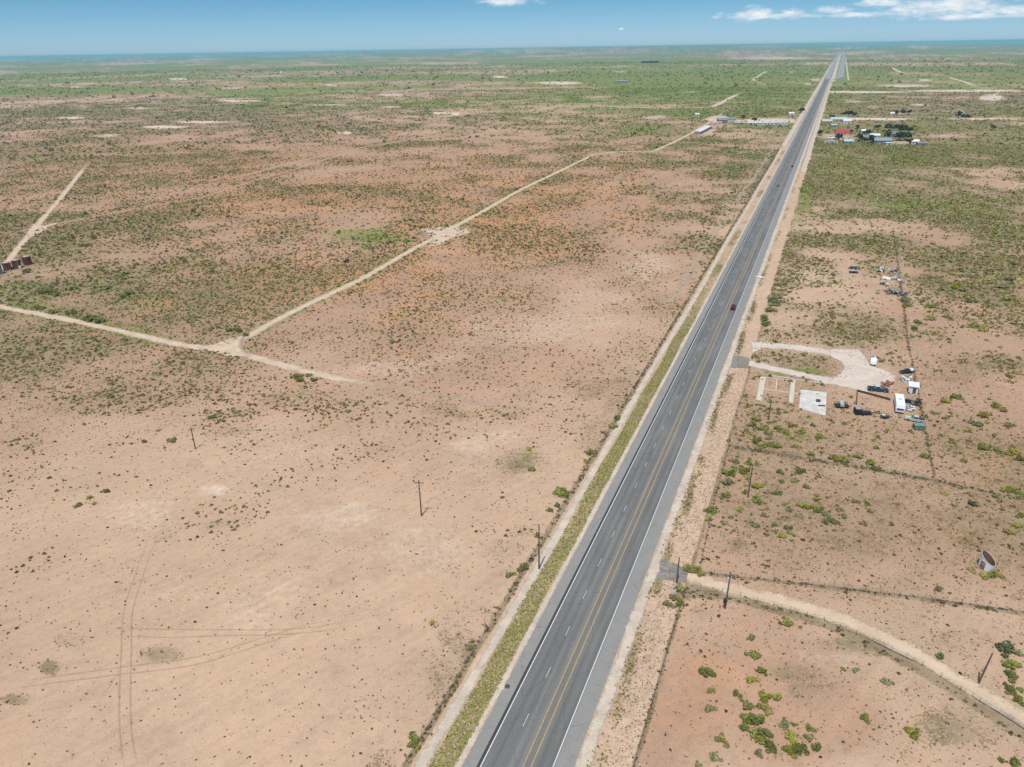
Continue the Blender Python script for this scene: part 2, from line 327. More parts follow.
def soil_colour(n, att):
    sp_ = n.add('ShaderNodeSeparateColor', {0: att.outputs['Color']})
    g, d, r = sp_.outputs; p = att.outputs['Alpha']
    P = n.pos
    a30, a8, a2, af = n.noise(P, .03, 3), n.noise(P, .13, 3), n.noise(P, .55, 3, .6), n.noise(P, 2.2, 3, .65)
    rr = n.math('ADD', r, n.math('ADD', n.math('MULTIPLY', n.math('SUBTRACT', a8, .5), .55), n.math('MULTIPLY', n.math('SUBTRACT', a30, .5), .7)), True)
    c = n.mix(n.ramp(rr, 0, .55), SAND, PINK)
    c = n.mix(n.ramp(rr, .5, .95), c, RED)
    pp = n.math('ADD', p, n.math('MULTIPLY', n.math('SUBTRACT', a2, .5), .6), True)
    c = n.mix(n.ramp(pp, .2, .8), c, PALE)
    tone = n.math('ADD', n.math('ADD', n.math('MULTIPLY', n.math('SUBTRACT', a30, .5), .50), n.math('MULTIPLY', n.math('SUBTRACT', a8, .5), .46)), n.math('ADD', n.math('MULTIPLY', n.math('SUBTRACT', a2, .5), n.math('ADD', .30, n.math('MULTIPLY', d, .9))), n.math('MULTIPLY', n.math('SUBTRACT', af, .5), n.math('ADD', .40, n.math('MULTIPLY', d, .8)))))
    stv = n.add('ShaderNodeVectorMath', {0: n.add('ShaderNodeVectorRotate', {'Vector': P, 'Angle': -.75}, rotation_type='Z_AXIS').outputs[0], 1: (.05, .6, 1.0)}, operation='MULTIPLY').outputs[0]
    st = n.noise(stv, 1.0, 4, .6)
    tone = n.math('ADD', tone, n.math('MULTIPLY', n.math('SUBTRACT', st, .5), .30))
    spk = n.ramp(n.noise(P, 5.5, 2, .5), .64, .72, 0, -.30)
    tone = n.math('ADD', tone, spk)
    tone = n.math('ADD', tone, 1.0)
    c = n.mix(1.0, c, n.add('ShaderNodeCombineColor', {0: tone, 1: tone, 2: tone}).outputs[0], 'MULTIPLY')
    # dry litter and green ground cover: ragged cover whose share of the ground follows the survey
    t1 = n.math('ADD', n.math('MULTIPLY', a2, .44), n.math('ADD', n.math('MULTIPLY', af, .44), n.math('MULTIPLY', a8, .12)))
    lo = n.math('SUBTRACT', .63, n.math('MULTIPLY', d, .34))
    fd = n.add('ShaderNodeMapRange', {0: t1, 1: lo, 2: n.math('ADD', lo, .065), 3: 0.0, 4: .80}, interpolation_type='SMOOTHSTEP').outputs[0]
    c = n.mix(fd, c, n.mix(n.ramp(a8, .35, .65), DRYC, DRY2))
    b2, b8, bf = n.noise(n.add('ShaderNodeVectorMath', {0: P, 1: (371.0, 95.0, 3.0)}).outputs[0], .42, 3, .6), n.noise(P, .09, 2), n.noise(P, 1.7, 2, .6)
    t2 = n.math('ADD', n.math('MULTIPLY', b2, .5), n.math('ADD', n.math('MULTIPLY', bf, .25), n.math('MULTIPLY', b8, .25)))
    lo = n.math('SUBTRACT', .63, n.math('MULTIPLY', g, .34))
    fg = n.add('ShaderNodeMapRange', {0: t2, 1: lo, 2: n.math('ADD', lo, .09), 3: 0.0, 4: .88}, interpolation_type='SMOOTHSTEP').outputs[0]
    c = n.mix(fg, c, n.mix(n.ramp(bf, .35, .68), GRN, GRN2))
    return c
mg, n, b, _ = shader('soil', .95, .05)
att = n.add('ShaderNodeAttribute', attribute_name='cover')
n.t.links.new(soil_colour(n, att), b.inputs['Base Color'])

def strip_mat(name, col, col2, soft=.75, fill=1.0, streak=True):
    """dirt surface that frays out at its edges: 'edge' runs 0 at the border to 1 in the middle"""
    m, n, b, out = shader(name, .95, .05)
    a = n.add('ShaderNodeAttribute', attribute_name='edge').outputs['Fac']
    f = n.math('ADD', n.math('MULTIPLY', n.noise(n.pos, .5, 3, .6), .55), n.math('MULTIPLY', n.noise(n.pos, 2.0, 3, .6), .45))
    c = n.mix(n.ramp(n.math('ADD', n.math('MULTIPLY', n.noise(n.pos, .2, 3), .5), n.math('MULTIPLY', f, .5)), .35, .65), col, col2)
    n.t.links.new(c, b.inputs['Base Color'])
    al = n.ramp(n.math('ADD', a, n.math('MULTIPLY', n.math('SUBTRACT', f, .5), 1.5)), .12, soft, 0, fill)
    n.t.links.new(al, b.inputs['Alpha'])
    return m
M_TRACK = strip_mat('dirt_track', (.50, .375, .265), (.62, .49, .36))
M_DRIVE = strip_mat('dirt_driveway', (.52, .39, .26), (.62, .485, .345))
M_GRAVEL = strip_mat('gravel_pad', (.52, .44, .355), (.63, .55, .455), .6)
M_SHOULDER = strip_mat('gravel_shoulder', (.45, .38, .30), (.60, .51, .40), .6)
M_FAINT = strip_mat('faint_track', (.50, .38, .275), (.60, .48, .35), 1.1, .62)
M_WHEEL = strip_mat('wheel_marks', (.33, .235, .15), (.42, .30, .19), 1.5, .48)

# ------------------------------------------------------------------ the ground
def build_ground():
    dep = np.radians(np.concatenate([np.linspace(89, 60, 12)[:-1], np.linspace(60, 56, 20)[:-1], np.linspace(56, 0.20, 790)]))
    rad = np.concatenate([[3.0], H / np.tan(dep), [36000, 41000]])
    rad = np.unique(rad)
    ang = np.radians(np.concatenate([np.linspace(-48, 48, 760), np.linspace(49, 311, 96)]))
    A, Rr = np.meshgrid(ang, rad)
    X, Y = Rr * np.sin(A), Rr * np.cos(A)
    ridge = sstep(Rr, 11500, 21000) * (96 * np.exp(-((np.degrees(A) - 4) / 20) ** 2) + 14 * np.sin(A * 9)) * (np.abs(np.degrees(A)) < 180)
    Z = np.where(ridge > 0, ridge, 0) * (np.degrees(A) < 60)
    nr, na = X.shape
    V = np.stack([X, Y, Z], -1).reshape(-1, 3)
    V = np.vstack([V, [[0, 0, 0]]])
    i = np.arange(nr - 1)[:, None] * na; j = np.arange(na)[None, :]; j2 = (j + 1) % na
    Q = np.stack([i + j, i + j2, i + na + j2, i + na + j], -1).reshape(-1, 4)[:, ::-1]
    c = len(V) - 1; j = np.arange(0, na - 1, 2)
    cap = np.stack([np.full_like(j, c), (j + 2) % na, j + 1, j], -1)
    me = np_mesh('ground', V, np.vstack([Q, cap]), mg)
    g, d, r, p, _, _, _ = cover(V[:, 0], V[:, 1])
    colour_attr(me, 'cover', np.stack([g, d, r, p], -1))
    me.shade_smooth()
    return link('ground', me, kind='structure')
build_ground()

def strip(name, pts, hw, mat, z=.03, closed_px=True, jitter=.45, kind='structure', step=3.0, pp=None):
    """a frayed band along a course of world points (or photo points)"""
    P = [ground_at(*q) for q in pts] if closed_px else [Vector((q[0], q[1], 0)) for q in pts]
    line = []
    for a, c in zip(P, P[1:]):
        k = max(1, int((c - a).length / max(step, (a.length) * .012)))
        line += [a.lerp(c, i / k) for i in range(k)]
    line.append(P[-1])
    for _ in range(4):
        line = [line[0]] + [(line[i - 1] + line[i] * 2 + line[i + 1]) / 4 for i in range(1, len(line) - 1)] + [line[-1]]
    V, Fc, E = [], [], []
    prof = [(-1.35, 0), (-.75, .55), (0, 1), (.75, .55), (1.35, 0)]
    for i, p in enumerate(line):
        d = (line[min(i + 1, len(line) - 1)] - line[max(i - 1, 0)]).normalized(); nn = Vector((d.y, -d.x, 0))
        wv = 1 + jitter * (random.random() - .5); zz = z + p.length * 6e-5
        end = min(1.0, i / 3, (len(line) - 1 - i) / 10) if pp == 'fade' else 1
        for u, e in prof:
            q = p + nn * (u * hw * wv); V.append((q.x, q.y, zz)); E.append(e * end)
        if i:
            o = (i - 1) * 5; Fc += [(o + k, o + 5 + k, o + 6 + k, o + 1 + k) for k in range(4)]
    me = new_mesh(name, V, Fc, [mat])
    a = me.attributes.new('edge', 'FLOAT', 'POINT'); a.data.foreach_set('value', np.array(E, np.float32))
    o = link(name, me); o['kind'] = kind; return o
def pad(name, outline, mat, z=.045, rim=1.2, world=False):
    """a bare dirt area with a frayed rim"""
    P = [Vector((*q, 0)) if world else ground_at(*q) for q in outline]
    loop = []
    for a, c in zip(P, P[1:] + P[:1]):
        k = max(1, int((c - a).length / 3)); loop += [a.lerp(c, i / k) for i in range(k)]
    ctr = sum(loop, Vector()) / len(loop); m = len(loop); V, Fc, E = [], [], []
    area = sum(a.x * c.y - c.x * a.y for a, c in zip(loop, loop[1:] + loop[:1])); sg = 1 if area > 0 else -1
    for ring, e in ((.7, 0), (0, .45), (-1.0, 1)):
        for i in range(m):
            d = (loop[(i + 1) % m] - loop[i - 1]).normalized(); nn = Vector((d.y, -d.x, 0)) * sg
            q = loop[i] + nn * (ring * rim * (1 + .3 * (random.random() - .5))); V.append((q.x, q.y, z + random.random() * .02)); E.append(e)
    for k in range(2):
        Fc += [(k * m + i, k * m + (i + 1) % m, (k + 1) * m + (i + 1) % m, (k + 1) * m + i) for i in range(m)]
    Fc.append(tuple(2 * m + i for i in range(m)))
    me = new_mesh(name, V, Fc, [mat])
    a = me.attributes.new('edge', 'FLOAT', 'POINT'); a.data.foreach_set('value', np.array(E, np.float32))
    bm = bmesh.new(); bm.from_mesh(me); bmesh.ops.recalc_face_normals(bm, faces=bm.faces)
    if bm.faces and sum(f.normal.z for f in bm.faces) < 0: bmesh.ops.reverse_faces(bm, faces=bm.faces)
    bmesh.ops.triangulate(bm, faces=[f for f in bm.faces if len(f.verts) > 4]); bm.to_mesh(me); bm.free()
    o = link(name, me); o['kind'] = 'structure'; return o

for key, (pts, hw) in TRACKS.items():
    strip('dirt_road', pts, hw, pp='fade', mat=M_FAINT if key in ('far_left', 'far_mid', 'tank_spur') else M_TRACK, z=.02 + .004 * list(TRACKS).index(key))
pad('dirt_turnout', [(196, 347), (214, 344.5), (230, 339), (243, 336), (240, 344), (242, 351), (252, 357), (226, 356)], M_TRACK, .10, 1.8)
pad('dirt_turnout', [(420, 229), (440, 227), (450, 225), (468, 229), (470, 233), (452, 238), (438, 246), (428, 247), (434, 238)], M_TRACK, .11, 2.0)
pad('dirt_turnout', [(26, 233), (34, 224), (44, 226), (60, 222), (42, 232), (30, 238)], M_TRACK, .12, 2.0)
pad('caliche_pad', [(982, 100), (990, 94), (997, 93.5), (1008, 100)], M_GRAVEL, .15, 6)
strip('faint_dirt_road', [(385, 387), (420, 393), (470, 402), (520, 408), (580, 414)], 2.0, M_FAINT, pp='fade')
strip('dirt_driveway', [(684, 574), (698.6, 579.5), (716, 586.5), (734, 591), (757, 595.5), (795, 603.5), (824, 613), (850, 622), (882.6, 634), (921.7, 657), (941, 669.5), (961, 682.5), (1000, 705), (1030, 722), (1090, 756), (1170, 800), (1300, 870)], 2.3, M_DRIVE, .03)
strip('wheel_marks', [(900, 240), (905, 280), (911, 320), (918, 345), (926, 372), (936, 395)], .9, M_FAINT, .03, pp='fade')
strip('dirt_road', [(752, 345), (775, 345.5), (800, 347.5), (825, 351), (848, 357)], 3.0, M_GRAVEL, .03)
strip('dirt_road', [(748, 363), (770, 368), (800, 374.5), (825, 380), (850, 385)], 2.9, M_GRAVEL, .034)
pad('gravel_yard', [(830, 349.5), (858, 349.5), (865, 357), (870, 366), (882, 369.5), (896, 376), (893, 384), (880, 386), (884, 393), (862, 391), (842, 386.5), (828, 381.5), (841, 374), (845, 368), (842, 362), (830, 356)], M_GRAVEL, .05, 1.0)
pad('gravel_yard', [(752, 343), (762, 342), (760, 349), (752, 353)], M_GRAVEL, .053, 1.0)
# wheel marks worn into the bare field
for pts in ([(133, 790), (128, 740), (125, 690), (124, 640), (128, 610), (136, 585), (146, 550), (156, 530), (180, 508), (190, 500)],
            [(20, 790), (13, 725), (8, 700)], [(-5, 686), (60, 680), (125, 671), (200, 662), (260, 640), (320, 625), (410, 605)],
            [(95, 629), (160, 634), (220, 634), (300, 632), (380, 618), (440, 602)], [(45, 700), (52, 670), (62, 640)], [(150, 590), (190, 612), (235, 632)]):
    P = [ground_at(*q) for q in pts]
    for off in (-.95, .95):
        Q = []; ph = random.random() * 6
        for i, p in enumerate(P):
            d = (P[min(i + 1, len(P) - 1)] - P[max(i - 1, 0)]).normalized(); Q.append((p.x + d.y * off + .5 * math.sin(i * 2.3 + ph), p.y - d.x * off + .5 * math.cos(i * 1.7 + ph)))
        strip('wheel_marks', Q, .24, M_WHEEL, .02 + random.random() * .01, closed_px=False, pp='fade')

# ------------------------------------------------------------------ the highway
def flat(name, rects, mat, z, attr=None):
    """road surface pieces: each rect is (s0, s1, t0, t1) or four corner (s,t)"""
    V, Fc, U = [], [], []
    for r in rects:
        s0, s1, (a0, b0), (a1, b1) = r
        k = max(1, int((s1 - s0) / max(6, s0 * .03)))
        for i in range(k + 1):
            f = i / k; s = s0 + (s1 - s0) * f; a, c = a0 + (a1 - a0) * f, b0 + (b1 - b0) * f
            for t in (a, c):
                V.append(road(s, t, z + max(s, 0) * 6e-5)); U.append(t)
            if i: o = len(V) - 4; Fc.append((o, o + 1, o + 3, o + 2))
    me = new_mesh(name, V, Fc, [mat])
    a = me.attributes.new('across', 'FLOAT', 'POINT'); a.data.foreach_set('value', np.array(U, np.float32))
    bm = bmesh.new(); bm.from_mesh(me)
    for f in bm.faces:
        f.normal_update()
        if f.normal.z < 0: f.normal_flip()
    bm.to_mesh(me); bm.free()
    return link(name, me, kind='structure')
ma, n, b, _ = shader('asphalt', .85, .25)
t = n.add('ShaderNodeAttribute', attribute_name='across').outputs['Fac']
rot = n.add('ShaderNodeVectorRotate', {'Vector': n.pos, 'Angle': RD}, rotation_type='Z_AXIS').outputs[0]
long_ = n.add('ShaderNodeVectorMath', {0: rot, 1: (1.0, .018, 1.0)}, operation='MULTIPLY').outputs[0]
st1, st2 = n.noise(long_, 1.2, 3, .6), n.noise(long_, 3.6, 2, .6)
sh = n.math('ADD', n.math('SUBTRACT', 1.0, n.ramp(t, 2.70, 2.92)), n.ramp(t, 14.5, 14.9), True)
patch = n.ramp(n.noise(n.add('ShaderNodeVectorMath', {0: rot, 1: (.25, .05, 1.0)}, operation='MULTIPLY').outputs[0], 1.0, 3, .5), .35, .7)
wheel = n.math('ABSOLUTE', n.math('SINE', n.math('MULTIPLY', n.math('SUBTRACT', t, 2.95), 3.14159 / 1.86)))
lane = n.mix(n.ramp(n.math('ADD', n.math('ADD', n.math('MULTIPLY', st1, .42), n.math('MULTIPLY', st2, .16)), n.math('ADD', n.math('MULTIPLY', patch, .14), n.math('MULTIPLY', wheel, .16))), .26, .74), (.130, .130, .122), (.212, .209, .194))
c = n.mix(sh, lane, n.mix(n.noise(n.pos, .3, 3), (.225, .219, .197), (.290, .282, .258)))
mid = n.math('MULTIPLY', n.ramp(t, 9.4, 9.7), n.math('SUBTRACT', 1.0, n.ramp(t, 11.0, 11.3)))
c = n.mix(n.math('MULTIPLY', mid, .6), c, (.185, .17, .155))
crk = n.add('ShaderNodeTexVoronoi', {'Vector': n.pos, 'Scale': .11}, feature='DISTANCE_TO_EDGE').outputs[0]
c = n.mix(n.ramp(n.math('ADD', crk, n.math('MULTIPLY', n.math('SUBTRACT', n.noise(n.pos, .9, 2), .5), .05)), .0, .012, .25, 0), c, (.05, .05, .052))
seam = n.math('MULTIPLY', n.ramp(t, 2.22, 2.32), n.math('SUBTRACT', 1.0, n.ramp(t, 2.76, 2.82)))
c = n.mix(n.math('MULTIPLY', seam, .9), c, (.03, .031, .034))
fine = n.ramp(n.noise(n.pos, 5.0, 3, .7), .2, .8, .84, 1.14)
c = n.mix(1.0, c, n.add('ShaderNodeCombineColor', {0: fine, 1: fine, 2: fine}).outputs[0], 'MULTIPLY')
n.t.links.new(c, b.inputs['Base Color'])
SPLIT = 2850.0
mo, n, b, _ = shader('haze_paled_asphalt', .9, .15)
n.t.links.new(n.mix(n.ramp(n.noise(n.pos, .05, 3), .3, .7), (.26, .255, .25), (.35, .345, .335)), b.inputs['Base Color'])  # whitening by haze and grazing view put into the far road colour
flat('highway', [(-220, SPLIT, (0, RW), (0, RW + 2.0))], ma, .06)
flat('highway', [(SPLIT, 3100, (0, RW + 2), (-2, 17)), (3100, 9800, (-2, 17), (-6, 17))], mo, .06)
flat('highway', [(SPLIT - 150, 3100, (RW + 2.1, RW + 2.4), (RW + 20, RW + 46)), (3100, 9800, (RW + 20, RW + 44), (RW + 30, RW + 54))], mo, .06)
strip('gravel_shoulder', [tuple(road(s, -6)[:2]) for s in (900, 1300, 1700, 2200, 2800, 3400, 4200, 5500)], 3.5, M_SHOULDER, .04, closed_px=False, jitter=.5)
strip('gravel_shoulder', [tuple(road(s, RW + 7)[:2]) for s in (700, 1000, 1300, 1700, 2200, 2600)], 3.0, M_SHOULDER, .042, closed_px=False, jitter=.5)
strip('median_strip', [tuple(road(s, RW + 9)[:2]) for s in (2650, 2900, 3400, 4200, 5500, 7500, 9500)], 7.5, M_SHOULDER, .048, closed_px=False, jitter=.5)
strip('gravel_shoulder', [tuple(road(s, RW + 57)[:2]) for s in (2750, 3200, 4200, 5500, 7500)], 3, M_SHOULDER, .05, closed_px=False, jitter=.5)
def worn(name, col, under, keep):
    m, n, b, _ = shader(name, .7, .2)
    f = n.ramp(n.noise(n.pos, 3.0, 4, .7), keep - .1, keep + .1)
    n.t.links.new(n.mix(f, col, under), b.inputs['Base Color']); return m
M_WHITE = worn('road_paint_white', (.60, .61, .60), (.24, .24, .24), .66)
M_DASH = worn('road_paint_dash', (.50, .51, .50), (.2, .2, .2), .58)
M_YELLOW = worn('road_paint_yellow', (.50, .34, .11), (.28, .22, .14), .56)
LS = 2600
flat('edge_line_marking', [(-220, LS, (2.86, 3.05), (2.86, 3.05))], M_WHITE, .075)
flat('edge_line_marking', [(-220, LS, (14.40, 14.59), (14.40, 14.59))], M_WHITE, .075)
flat('centre_line_marking', [(-220, LS, (9.62, 9.80), (9.62, 9.80)), (-220, LS, (10.92, 11.10), (10.92, 11.10))], M_YELLOW, .075)
p0 = road_st(*ground_at(565, 636)[:2])[0]
flat('lane_dash_marking', [(p0 + 12.19 * k, p0 + 12.19 * k + 3.05, (6.62, 6.76), (6.62, 6.76)) for k in range(-14, 90)], M_DASH, .075)
for side in (0, 1):
    a = (-.66, RW + 1.45)[side]; hw = (.55, 1.1)[side]
    strip('gravel_shoulder', [tuple(road(s, a)[:2]) for s in (-220, 0, 150, 300, 450, 600, 800, 1000, 1300, 1700, 2200, 2800)], hw, M_SHOULDER, .068, closed_px=False, jitter=.5)
strip('service_track', [tuple(road(s, -6.7 + .4 * math.sin(s / 37))[:2]) for s in range(-200, 900, 20)], 1.0, M_SHOULDER, .045, closed_px=False, jitter=.6)
strip('service_track', [tuple(road(s, -17 + .8 * math.sin(s / 90))[:2]) for s in range(260, 1000, 20)], 2.6, M_FAINT, .045, closed_px=False, jitter=.6)
# asphalt aprons where the driveways leave the highway
map_, n, b, _ = shader('worn_asphalt', .9, .15)
f = n.noise(n.pos, .8, 4, .65)
n.t.links.new(n.mix(n.ramp(f, .35, .65), (.185, .165, .142), (.29, .26, .222)), b.inputs['Base Color'])
def slab(name, px, mat, z):
    P = [ground_at(*q) for q in px]
    V = [(p.x, p.y, z) for p in P]
    return link(name, new_mesh(name, V, [tuple(range(len(P)))], [mat]), kind='structure')
slab('driveway_apron', [(646, 577), (686, 583), (689, 569), (656, 557)], map_, .055)
slab('driveway_apron', [(724, 367), (748, 368.5), (750, 358), (729, 354)], map_, .055)
M_STAIN = paint('oil_stain', (.07, .07, .075), .8)
V = []
for k in range(14):
    a = k / 14 * 6.283; p = ground_at(507.5, 686.5); V.append((p.x + .55 * math.cos(a) * random.uniform(.8, 1.1), p.y + .6 * math.sin(a) * random.uniform(.8, 1.1), .068))
link('asphalt_stain', new_mesh('asphalt_stain', V, [tuple(range(14))], [M_STAIN]), kind='structure')

# ------------------------------------------------------------------ mesh helper
class MB:
    """collects shapes and links them as one mesh object"""
    def __init__(s): s.v, s.f = [], []
    def add(s, vs, fs):
        o = len(s.v); s.v += [tuple(v) for v in vs]; s.f += [tuple(i + o for i in f) for f in fs]; return s
    def box(s, x0, x1, y0, y1, z0, z1, tx=0, ty=0):
        """box whose top is drawn in by tx, ty"""
        return s.add([(x0, y0, z0), (x1, y0, z0), (x1, y1, z0), (x0, y1, z0), (x0 + tx, y0 + ty, z1), (x1 - tx, y0 + ty, z1), (x1 - tx, y1 - ty, z1), (x0 + tx, y1 - ty, z1)],
                     [(3, 2, 1, 0), (4, 5, 6, 7), (0, 1, 5, 4), (1, 2, 6, 5), (2, 3, 7, 6), (3, 0, 4, 7)])
    def prism(s, poly, y0, y1, taper=0):
        """outline in x-z drawn out along y"""
        n = len(poly); vs = [(x, y0, z) for x, z in poly] + [(x, y1, z) for x, z in poly]
        return s.add(vs, [tuple(range(n))[::-1], tuple(range(n, 2 * n))] + [(i, (i + 1) % n, n + (i + 1) % n, n + i) for i in range(n)])
    def tube(s, a, b, r0, r1=None, n=8, caps=True):
        a, b = Vector(a), Vector(b); r1 = r0 if r1 is None else r1
        d = (b - a).normalized(); u = d.orthogonal().normalized(); w_ = d.cross(u)
        vs = [a + (u * math.cos(t) + w_ * math.sin(t)) * r0 for t in [k / n * 2 * math.pi for k in range(n)]] + [b + (u * math.cos(t) + w_ * math.sin(t)) * r1 for t in [k / n * 2 * math.pi for k in range(n)]]
        return s.add(vs, [(i, (i + 1) % n, n + (i + 1) % n, n + i) for i in range(n)] + ([tuple(range(n))[::-1], tuple(range(n, 2 * n))] if caps else []))
    def lathe(s, prof, n=20, c=(0, 0)):
        vs = [(c[0] + r * math.cos(k / n * 2 * math.pi), c[1] + r * math.sin(k / n * 2 * math.pi), z) for r, z in prof for k in range(n)]
        m = len(prof); fs = [(i * n + k, i * n + (k + 1) % n, (i + 1) * n + (k + 1) % n, (i + 1) * n + k) for i in range(m - 1) for k in range(n)]
        return s.add(vs, fs + [tuple(range(n))[::-1], tuple(range((m - 1) * n, m * n))])
    def build(s, name, mat, parent=None, bevel=0):
        me = new_mesh(name, s.v, s.f, [mat])
        if bevel:
            bm = bmesh.new(); bm.from_mesh(me); bmesh.ops.bevel(bm, geom=list(bm.edges), offset=bevel, segments=2, affect='EDGES', profile=.6); bm.to_mesh(me); bm.free()
        return link(name, me, parent)
def copy_tree(o, loc=None, rotz=None, parent=None):
    c = o.copy(); C.objects.link(c)
    if parent: c.parent = parent
    if loc is not None: c.location = loc
    if rotz is not None: c.rotation_euler[2] = rotz
    for ch in o.children: copy_tree(ch, parent=c)
    return c

WOOD = paint('pole_wood', (.14, .110, .086), .9, .3, 2)
GREYM = paint('galvanised', (.42, .43, .44), .5, .15, 2, .3)
POSTW = paint('post_wood', (.20, .15, .105), .9, .3, 3)
POSTS = paint('post_steel', (.30, .27, .24), .7, .3, 3)
WIRE = paint('fence_wire', (.20, .175, .15), .6, .2, 3)
TYRE = paint('tyre_rubber', (.022, .022, .024), .9)
GLASS = paint('window_glass', (.035, .05, .06), .12, .1, 1, 0, .6)
CHROME = paint('chrome', (.55, .55, .56), .25, .1, 2, .8)
WHITE = paint('white_paint', (.78, .79, .79), .45, .05)
DARK = paint('dark_iron', (.035, .034, .036), .7, .3)
CONC = paint('concrete', (.50, .48, .44), .9, .16, .8)

# ------------------------------------------------------------------ utility poles
def utility_pole(px, h, label, arm=2.4, lean=0.0, armrot=0.0, extras=()):
    p = ground_at(*px)
    r = thing('utility_pole', label, 'utility pole', (p.x, p.y, 0), armrot, 'wooden utility poles')
    top = Vector((lean * math.cos(-armrot), lean * math.sin(-armrot), h))
    MB().tube((0, 0, -.2), top, .20, .13, 10).build('post', WOOD, r)
    if arm:
        m = MB().box(-arm / 2, arm / 2, -.24, -.10, h - .75, h - .58)
        m.build('crossarm', WOOD, r).location = (top.x, top.y, 0)
        for x in (-arm / 2 + .12, -.35, arm / 2 - .12):
            q = MB().lathe([(.045, h - .58), (.07, h - .5), (.05, h - .42), (.06, h - .36)], 8, (x, -.17)).build('insulator', GREYM, r); q.location = (top.x, top.y, 0)
    if 'transformer' in extras:
        q = MB().lathe([(.22, h - 2.1), (.26, h - 2.0), (.26, h - 1.2), (.18, h - 1.08)], 12, (-.42, 0)).build('transformer', paint('pale_steel', (.62, .63, .62), .5), r); q.location = (top.x * .85, top.y * .85, 0)
    if 'meter' in extras:
        MB().box(-.50, -.02, -.38, .25, 1.5, 2.7).build('meter_box', DARK, r)
    return r
utility_pole((421.5, 516), 11.0, 'tall wooden pole with crossarm alone in the bare tan field', 2.6, 0, -.1)
utility_pole((195.5, 449), 7.6, 'wooden pole among dark scrub at the edge of the bare field', 1.8, 0, .3)
utility_pole((539, 569), 12.6, 'thin wooden pole beside the left highway fence', 0, 0, 0)
utility_pole((725, 608.5), 9.8, 'wooden pole with dark meter box and pale transformer beside the sandy driveway', 2.0, .2, .2, ('transformer', 'meter'))
utility_pole((676.5, 583), 7.2, 'dark wooden pole standing at the edge of the asphalt driveway apron', 0, .1, 0)
utility_pole((978.5, 683), 7.4, 'leaning wooden pole beside green bushes on the far side of the sandy driveway', 0, .8, 0)
utility_pole((768.5, 420), 7.2, 'wooden pole in front of the ruined strip foundations', 1.6, 0, .1)
utility_pole((747.8, 496.5), 9.4, 'wooden pole among green bushes in the fenced plot above the driveway', 1.6, .2, .1)

# ------------------------------------------------------------------ fences
def fence(label, pts, spacing, h, mat, world=False, nparts=100, rails=4, name='wire_fence'):
    P = [Vector((*q, 0)) for q in pts] if world else [ground_at(*q) for q in pts]
    r = thing(name, label, 'fence', P[0])
    posts, run = [], 0.0
    for a, c in zip(P, P[1:]):
        L = (c - a).length; k = max(1, round(L / spacing))
        posts += [a.lerp(c, i / k) for i in range(k)]
    posts.append(P[-1])
    d0 = [(q, (q.length)) for q in posts]
    order = sorted(posts, key=lambda q: q.length)
    small = MB().tube((0, 0, -.1), (0, 0, h), .055, .05, 6)
    me = new_mesh('post', small.v, small.f, [mat])
    for q in order[:nparts]:
        o = link('post', me, r); o.location = q - P[0]; o.scale = (1, 1, random.uniform(.9, 1.1))
    if len(order) > nparts:
        rest = MB()
        for q in order[nparts:]: rest.tube(q - P[0] - Vector((0, 0, .1)), q - P[0] + Vector((0, 0, h)), .08, .07, 4)
        rest.build('post', mat, r)['kind'] = 'stuff'
    wires = MB()
    for k in range(rails):
        z = h * (.25 + .7 * k / max(1, rails - 1))
        for a, c in zip(posts, posts[1:]):
            a_, c_ = a - P[0] + Vector((0, 0, z)), c - P[0] + Vector((0, 0, z))
            wires.tube(a_, c_, .016, .016, 3, False)
    wires.build('wire', WIRE, r)
    return r
fence('long wire fence along the left side of the highway', [road(s, -9.3)[:2] for s in (-30, 200, 500, 900)], 5.5, 1.35, POSTW, True)
fence('wire fence between the right highway verge and the orange soil below the driveway', [road(s, RW + 9.6)[:2] for s in (-30, 20, 58)], 4.5, 1.35, POSTW, True)
fence('wire fence between the right highway verge and the fenced plot of green bushes', [(699, 573), (712, 512), (729, 446)], 4.5, 1.35, POSTW)
fence('dark wire fence closing the far side of the plot below the homestead', FENCES['plot'], 4.0, 1.4, POSTW)
fence('dark wire fence running away behind the homestead yard', FENCES['homestead'], 4.5, 1.5, POSTS)
fence('pale posted wire fence on the far side of the sandy driveway', FENCES['drive_far'], 3.6, 1.4, POSTS)
fence('curving wire fence on the near side of the sandy driveway', FENCES['drive_near'], 3.6, 1.4, POSTW)
PIPE = paint('pale_pipe', (.55, .51, .43), .5, .12)
def rail_fence(label, pts, rails=(.55, 1.1)):
    P = [ground_at(*q) for q in pts]; r = thing('pipe_fence', label, 'fence', P[0])
    up = MB().tube((0, 0, -.1), (0, 0, 1.25), .06, .06, 6); me = new_mesh('post', up.v, up.f, [PIPE])
    for a, c in zip(P, P[1:]):
        for z in rails:
            MB().tube(a - P[0] + Vector((0, 0, z)), c - P[0] + Vector((0, 0, z)), .065, .065, 6).build('rail', PIPE, r)
    for q in P: o = link('post', me, r); o.location = q - P[0]
rail_fence('pale pipe rail section in the curving fence beside the driveway', [(873, 642), (882, 646.5), (891.5, 651.5), (905, 658), (913, 661.8)])
rail_fence('pale pipe rail section in the near driveway fence, at the lower right corner', [(972, 697.5), (985, 705.5), (1000, 714.5), (1012, 722), (1024, 730)])

